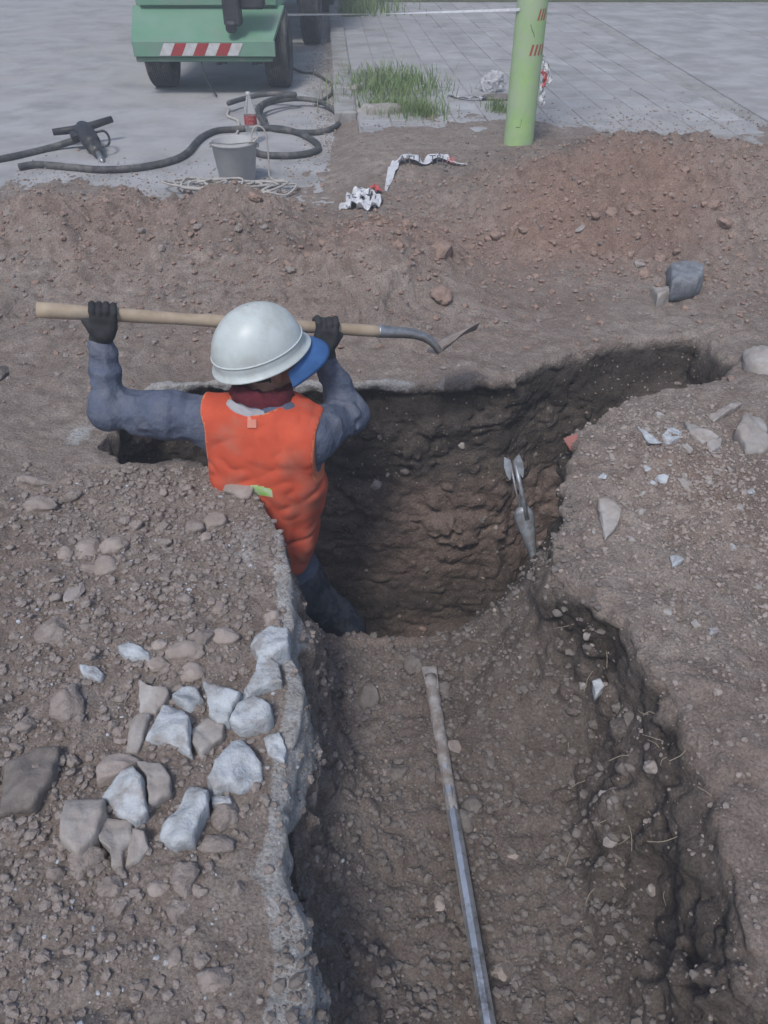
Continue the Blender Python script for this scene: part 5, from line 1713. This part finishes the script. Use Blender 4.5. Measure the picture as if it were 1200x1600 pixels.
def road_path(pts, r): return [Vector((ath(x, y, r).x, ath(x, y, r).y, r + .004)) for x, y in pts]
mb = MB(); R_ = .024
hp_ = road_path([(30, 262), (60, 258), (110, 262), (160, 266), (215, 263), (265, 253), (292, 240), (312, 218), (335, 206), (362, 203), (400, 201), (440, 202), (475, 212), (497, 228), (490, 238), (465, 243), (435, 244), (405, 241), (385, 226)], R_)
mb.tube(spline(hp_, 8), R_, 12)
o = mb.build('air_hose', M_HOSE, smooth=True); tag(o, 'thick dark air hose winding across the road in a long curve to the left', 'hose')
mb = MB()
h2 = road_path([(415, 190), (408, 180), (415, 172), (440, 166), (470, 163), (500, 165), (522, 174), (531, 186), (526, 197), (508, 205), (480, 208), (450, 205), (420, 200), (404, 190), (410, 180), (440, 170), (462, 167), (445, 163), (410, 162), (380, 165), (358, 172)], R_)
for k, p in enumerate(h2): p.z += .045 * max(0, math.sin(k * .5)) + (.05 if k > 12 else 0)
mb.tube(spline(h2, 8), R_ * .88, 12)
o = mb.build('air_hose', M_HOSE, smooth=True); tag(o, 'coiled dark hose loop lying near the kerb right of the bottle', 'hose')
mb = MB(); R2 = .014
h3 = road_path([(416, 100), (432, 108), (470, 113), (492, 116), (512, 128), (521, 139), (515, 150), (500, 160)], R2)
h3[0].z = .22; h3[1].z = .12
mb.tube(spline(h3, 8), R2, 10); o = mb.build('air_hose', M_HOSE, smooth=True); tag(o, 'thinner hose running from under the trailer along the gutter', 'hose')
mb = MB(); mb.tube(spline(road_path([(358, 172), (356, 182), (372, 190), (372, 205), (368, 215), (380, 222), (398, 224)], .012), 8), .0115, 8)
o = mb.build('cable', M_CORD, smooth=True); tag(o, 'pale dusty cable curling left of the bottle', 'cable')
mb = MB(); mb.tube(spline([tuple(ath(521, 139, .04)), tuple(ath(536, 142, .09)), tuple(ath(550, 146, .09))], 8), .016, 8)
o = mb.build('pipe_piece', M_CORD, smooth=True); tag(o, 'short pale pipe end lying across the kerb by the grass', 'pipe')
# wires bent over the bucket
mb = MB()
b0 = Vector((bk.x, bk.y, 0))
mb.tube(spline([b0 + Vector(v) for v in ((.12, -.02, .23), (.13, .0, .31), (.17, .0, .345), (.215, 0, .31), (.225, -.01, .18), (.225, -.02, .03), (.32, -.05, .02), (.30, -.1, .02), (.2, -.06, .015), (.14, -.16, .015))], 8), .006, 6)
mb.tube(spline([b0 + Vector(v) for v in ((.10, 0, .235), (.13, -.01, .27), (.17, -.03, .285), (.13, -.04, .25))], 6), .006, 6)
o = mb.build('bent_wire', M_CORD, smooth=True); tag(o, 'bent wire arching out of the bucket down to the road', 'wire')
# heap of thin cord in front of the bucket
mb = MB(); r = random.Random(3)
pts = []
for k in range(64):
    a = k * 1.05 + r.gauss(0, .3)
    cx = -1.32 + .62 * (k / 64) + .17 * math.cos(a); cy = 5.30 - .08 * (k / 64) + .12 * math.sin(a)
    z = drop(cx, cy)[0].z
    pts.append((cx, cy, max(z, .004) + .014 + .05 * r.random()))
mb.tube(spline(pts, 5), .0075, 6)
o = mb.build('cord', M_CORD, smooth=True); tag(o, 'tangled heap of thin pale cord in front of the bucket', 'cord')

# pneumatic breaker lying on the road
c0 = ath(142, 225, .06)
root = empty('breaker', (c0.x, c0.y, .0), (0, 0, 0)); tag(root, 'pneumatic road breaker lying on the road at the end of the hose', 'breaker')
bx = Euler((math.radians(6), math.radians(8), math.radians(-62)))
def bl_(V): return [bx.to_matrix() @ Vector(v) + Vector((0, 0, .09)) for v in V]
mb = MB(); mb.tube(bl_([(-.24, 0, 0), (-.20, 0, 0), (-.08, 0, 0), (.06, 0, 0), (.12, 0, 0)]), [.055, .065, .07, .066, .05], 16); mb.build('cylinder', M_BLACK, root, smooth=True)
mb = MB(); mb.tube(bl_([(.12, 0, 0), (.20, 0, 0), (.24, 0, -.01)]), [.048, .044, .036], 14); mb.build('chuck', M_DKMETAL, root, smooth=True)
mb = MB(); mb.tube(bl_([(.24, 0, -.01), (.33, 0, -.03), (.36, 0, -.04)]), [.022, .02, .006], 10); mb.build('chisel', M_STEEL, root, smooth=True)
mb = MB(); mb.tube(bl_([(-.26, -.22, .01), (-.25, -.08, 0), (-.25, .08, 0), (-.26, .24, .01)]), [.024, .028, .028, .024], 12); mb.build('handle_bar', M_BLACK, root, smooth=True)
mb = MB(); mb.tube(spline(bl_([(-.06, .06, .02), (-.02, .12, .03), (.08, .13, .02), (.16, .10, .0), (.17, .05, 0)]), 6), .009, 8); mb.build('retainer', M_DKMETAL, root, smooth=True)
mb = MB(); mb.box(bl_([(-.12, -.085, .0)])[0], (.09, .06, .06), bx, bev=.01); mb.build('air_inlet', M_BLACK, root)
mb = MB(); mb.tube(spline([c0 + Vector(v) for v in ((-.05, .12, .03), (-.3, .05, -.03), (-.55, -.25, -.035), (-.85, -.5, -.035), (-1.0, -.9, -.035), (-.7, -1.15, -.035))], 8), R_, 10)
o = mb.build('air_hose', M_HOSE, smooth=True); tag(o, 'dark hose leading off to the left from the road breaker', 'hose')

# ------------------------------------------------------------------ green compressor trailer
TX0, TX1, TY = -2.36, -0.98, 8.28
root = empty('compressor_trailer', ((TX0 + TX1) / 2, TY + .8, 0)); tag(root, 'green compressor trailer with red and white striped tail panel parked on the road', 'trailer')
RT = Vector(root.location)
def tr(mb, name, m, smooth=False, parent=None):
    o = mb.build(name, m, smooth=smooth)
    if parent is None: w2l(o, root)
    else: o.parent = parent
    return o
w = TX1 - TX0; cx = (TX0 + TX1) / 2
mb = MB(); mb.box((cx, TY + 1.36, 1.05), (w, 1.95, .80), bev=.05); tr(mb, 'housing', M_GREEN)
mb = MB()
mb.add([(TX0 + .05, TY + .35, .71), (TX1 - .04, TY + .35, .71), (TX1 - .04, TY + .35, 1.38), (TX0 + .05, TY + .35, 1.38), (TX0 + .05, TY + .375, .71), (TX1 - .04, TY + .375, .71), (TX1 - .04, TY + .375, 1.38), (TX0 + .05, TY + .375, 1.38)],
       [(0, 1, 2, 3), (7, 6, 5, 4), (0, 4, 5, 1), (2, 6, 7, 3), (1, 5, 6, 2), (0, 3, 7, 4)])
tr(mb, 'rear_door', M_GREEN)
# sloping tail shelf and its front lip
mb = MB()
sv = [(TX0 + .02, TY - .02, .462), (TX1 - .05, TY - .02, .462), (TX1 + .03, TY + .42, .70), (TX0 - .03, TY + .42, .70)]
mb.add(sv + [(x, y + .01, z - .03) for x, y, z in sv], [(0, 1, 2, 3), (7, 6, 5, 4), (0, 4, 5, 1), (1, 5, 6, 2), (2, 6, 7, 3), (3, 7, 4, 0)]); tr(mb, 'tail_shelf', M_GREEN)
mb = MB(); mb.box((cx, TY - .035, .405), (w - .06, .025, .125), bev=.004); tail_panel = tr(mb, 'tail_panel', M_GREEN)
mb = MB(); mb.box((cx - .01, TY + .0, .318), (w - .10, .05, .042), bev=.006); tr(mb, 'bumper_rail', M_GREEN2)
x0 = TX0 + .27; sw = .105
for k in range(7):
    a = x0 + k * sw
    mb = MB()
    zl, zh = .352, .452
    yv = TY - .0505
    mb.add([(a, yv, zl), (a + sw - .003, yv, zl), (a + sw + .055, yv, zh), (a + .058, yv, zh), (a, yv - .002, zl), (a + sw - .003, yv - .002, zl), (a + sw + .055, yv - .002, zh), (a + .058, yv - .002, zh)],
           [(0, 3, 2, 1), (4, 5, 6, 7), (0, 1, 5, 4), (2, 3, 7, 6), (0, 4, 7, 3), (1, 2, 6, 5)])
    tr(mb, 'stripe', M_REDR if k % 2 else M_WHITEP)
def wheel(x, y, rad, wid, par, base):
    r_ = rad; prof_ = [(.55 * r_, -wid * .40), (.80 * r_, -wid * .5), (.95 * r_, -wid * .46)]
    n_ = 9
    for k in range(n_):
        z0_ = -wid * .40 + wid * .80 * k / n_; z1_ = z0_ + wid * .8 / n_
        prof_ += [(r_ * .985, z0_), (r_, z0_ + .003), (r_, z1_ - .012), (r_ * .975, z1_ - .009)]
    prof_ += [(.95 * r_, wid * .46), (.80 * r_, wid * .5), (.55 * r_, wid * .40)]
    M = Matrix.Rotation(math.radians(90), 3, 'Y')
    mb = MB(); mb.lathe(prof_, (x, y, r_), M, 40, closed=True); wh = mb.build('wheel', M_TYRE, smooth=False); w2l(wh, base)
    mb = MB(); mb.lathe([(.0001, wid * .15), (.2 * r_, wid * .18), (.5 * r_, wid * .1), (.56 * r_, wid * .38), (.57 * r_, -wid * .38), (.4 * r_, -wid * .3), (.0001, -wid * .3)], (x, y, r_), M, 28)
    rm = mb.build('rim', M_DKMETAL, smooth=True); rm.parent = wh; rm.matrix_parent_inverse = Matrix.Identity(4)
    return wh
wheel(-1.045, 8.78, .33, .235, None, root); wheel(-2.20, 8.78, .33, .235, None, root)
mb = MB(); mb.tube([(-2.1, 8.78, .33), (-1.15, 8.78, .33)], .035, 10); tr(mb, 'axle', M_DKMETAL, True)
mb = MB()
for x in (-2.0, -1.3): mb.box((x, TY + .9, .45), (.07, 1.7, .10), bev=.006)
tr(mb, 'chassis_beam', M_DKMETAL)
mb = MB(); mb.tube([(-1.65, TY + 1.8, .42), (-1.65, TY + 3.2, .40)], .05, 10); tr(mb, 'drawbar', M_GREEN2, True)
# black fittings hanging over the tail
mb = MB(); mb.box((-1.38, TY + .02, .80), (.16, .14, .44), bev=.02); mb.box((-1.40, TY - .02, .585), (.10, .09, .10), Euler((.3, 0, .2)), bev=.02); tr(mb, 'outlet_manifold', M_BLACK)
mb = MB(); mb.box((-1.19, TY + .03, .86), (.22, .13, .30), bev=.02); mb.tube([(-1.30, TY - .05, .86), (-1.30, TY - .12, .84)], .028, 10); tr(mb, 'control_box', M_BLACK)
mb = MB(); mb.tube(spline([(-1.72, TY + .0, .30), (-1.70, TY - .03, .22), (-1.66, TY - .05, .12), (-1.60, TY - .06, .015)], 8), [.006] * 8 + [.012] * 8 + [.009] * 9, 6); tr(mb, 'hanging_strap', M_BLACK)
for x in (-2.12, -1.56, -1.22):
    mb = MB(); mb.tube([(x, TY + .05, .30), (x, TY + .05, .265)], .028, 10); mb.box((x + .05, TY + .05, .285), (.05, .04, .03), bev=.004); tr(mb, 'bracket', M_BLACK)

# second vehicle beyond: its rear wheel, mudguard and body
root2 = empty('parked_truck', (-1.9, 13.0, 0)); tag(root2, 'dark truck parked beyond the green trailer, only its rear wheel showing', 'truck')
wheel(-.93, 11.6, .42, .24, None, root2); wheel(-2.75, 11.6, .42, .24, None, root2); wheel(-.93, 15.0, .42, .24, None, root2); wheel(-2.75, 15.0, .42, .24, None, root2)
for nm, c_, s_, m_ in (('mudguard', (-.93, 11.35, .62), (.30, .03, .36), M_BLACK), ('cargo_body', (-1.84, 13.0, 1.55), (2.1, 3.4, 1.2), M_GREEN2), ('chassis', (-1.84, 13.6, .72), (.8, 5.2, .2), M_DKMETAL),
                        ('cab', (-1.84, 16.0, 1.5), (2.0, 1.6, 1.6), M_GREEN2), ('tail_bar', (-1.84, 11.2, .62), (1.9, .06, .14), M_DKMETAL), ('tail_light', (-.72, 12.3, .70), (.16, .8, .40), M_BLACK)):
    mb = MB(); mb.box(c_, s_, bev=.02); w2l(mb.build(nm, m_), root2)


# ------------------------------------------------------------------ dusty air
hz = MB(); hz.box((0, 80, 1.5), (330, 300, 6.4))
hm, nt, b_ = nodes('dusty_air')
nt.nodes.remove(b_)
pv = nt.nodes.new('ShaderNodeVolumePrincipled'); pv.inputs['Color'].default_value = (0.86, 0.92, 1.0, 1); pv.inputs['Density'].default_value = 0.017
nt.links.new(pv.outputs[0], nt.nodes['Material Output'].inputs['Volume'])
o = hz.build('haze', hm); tag(o, kind='stuff')
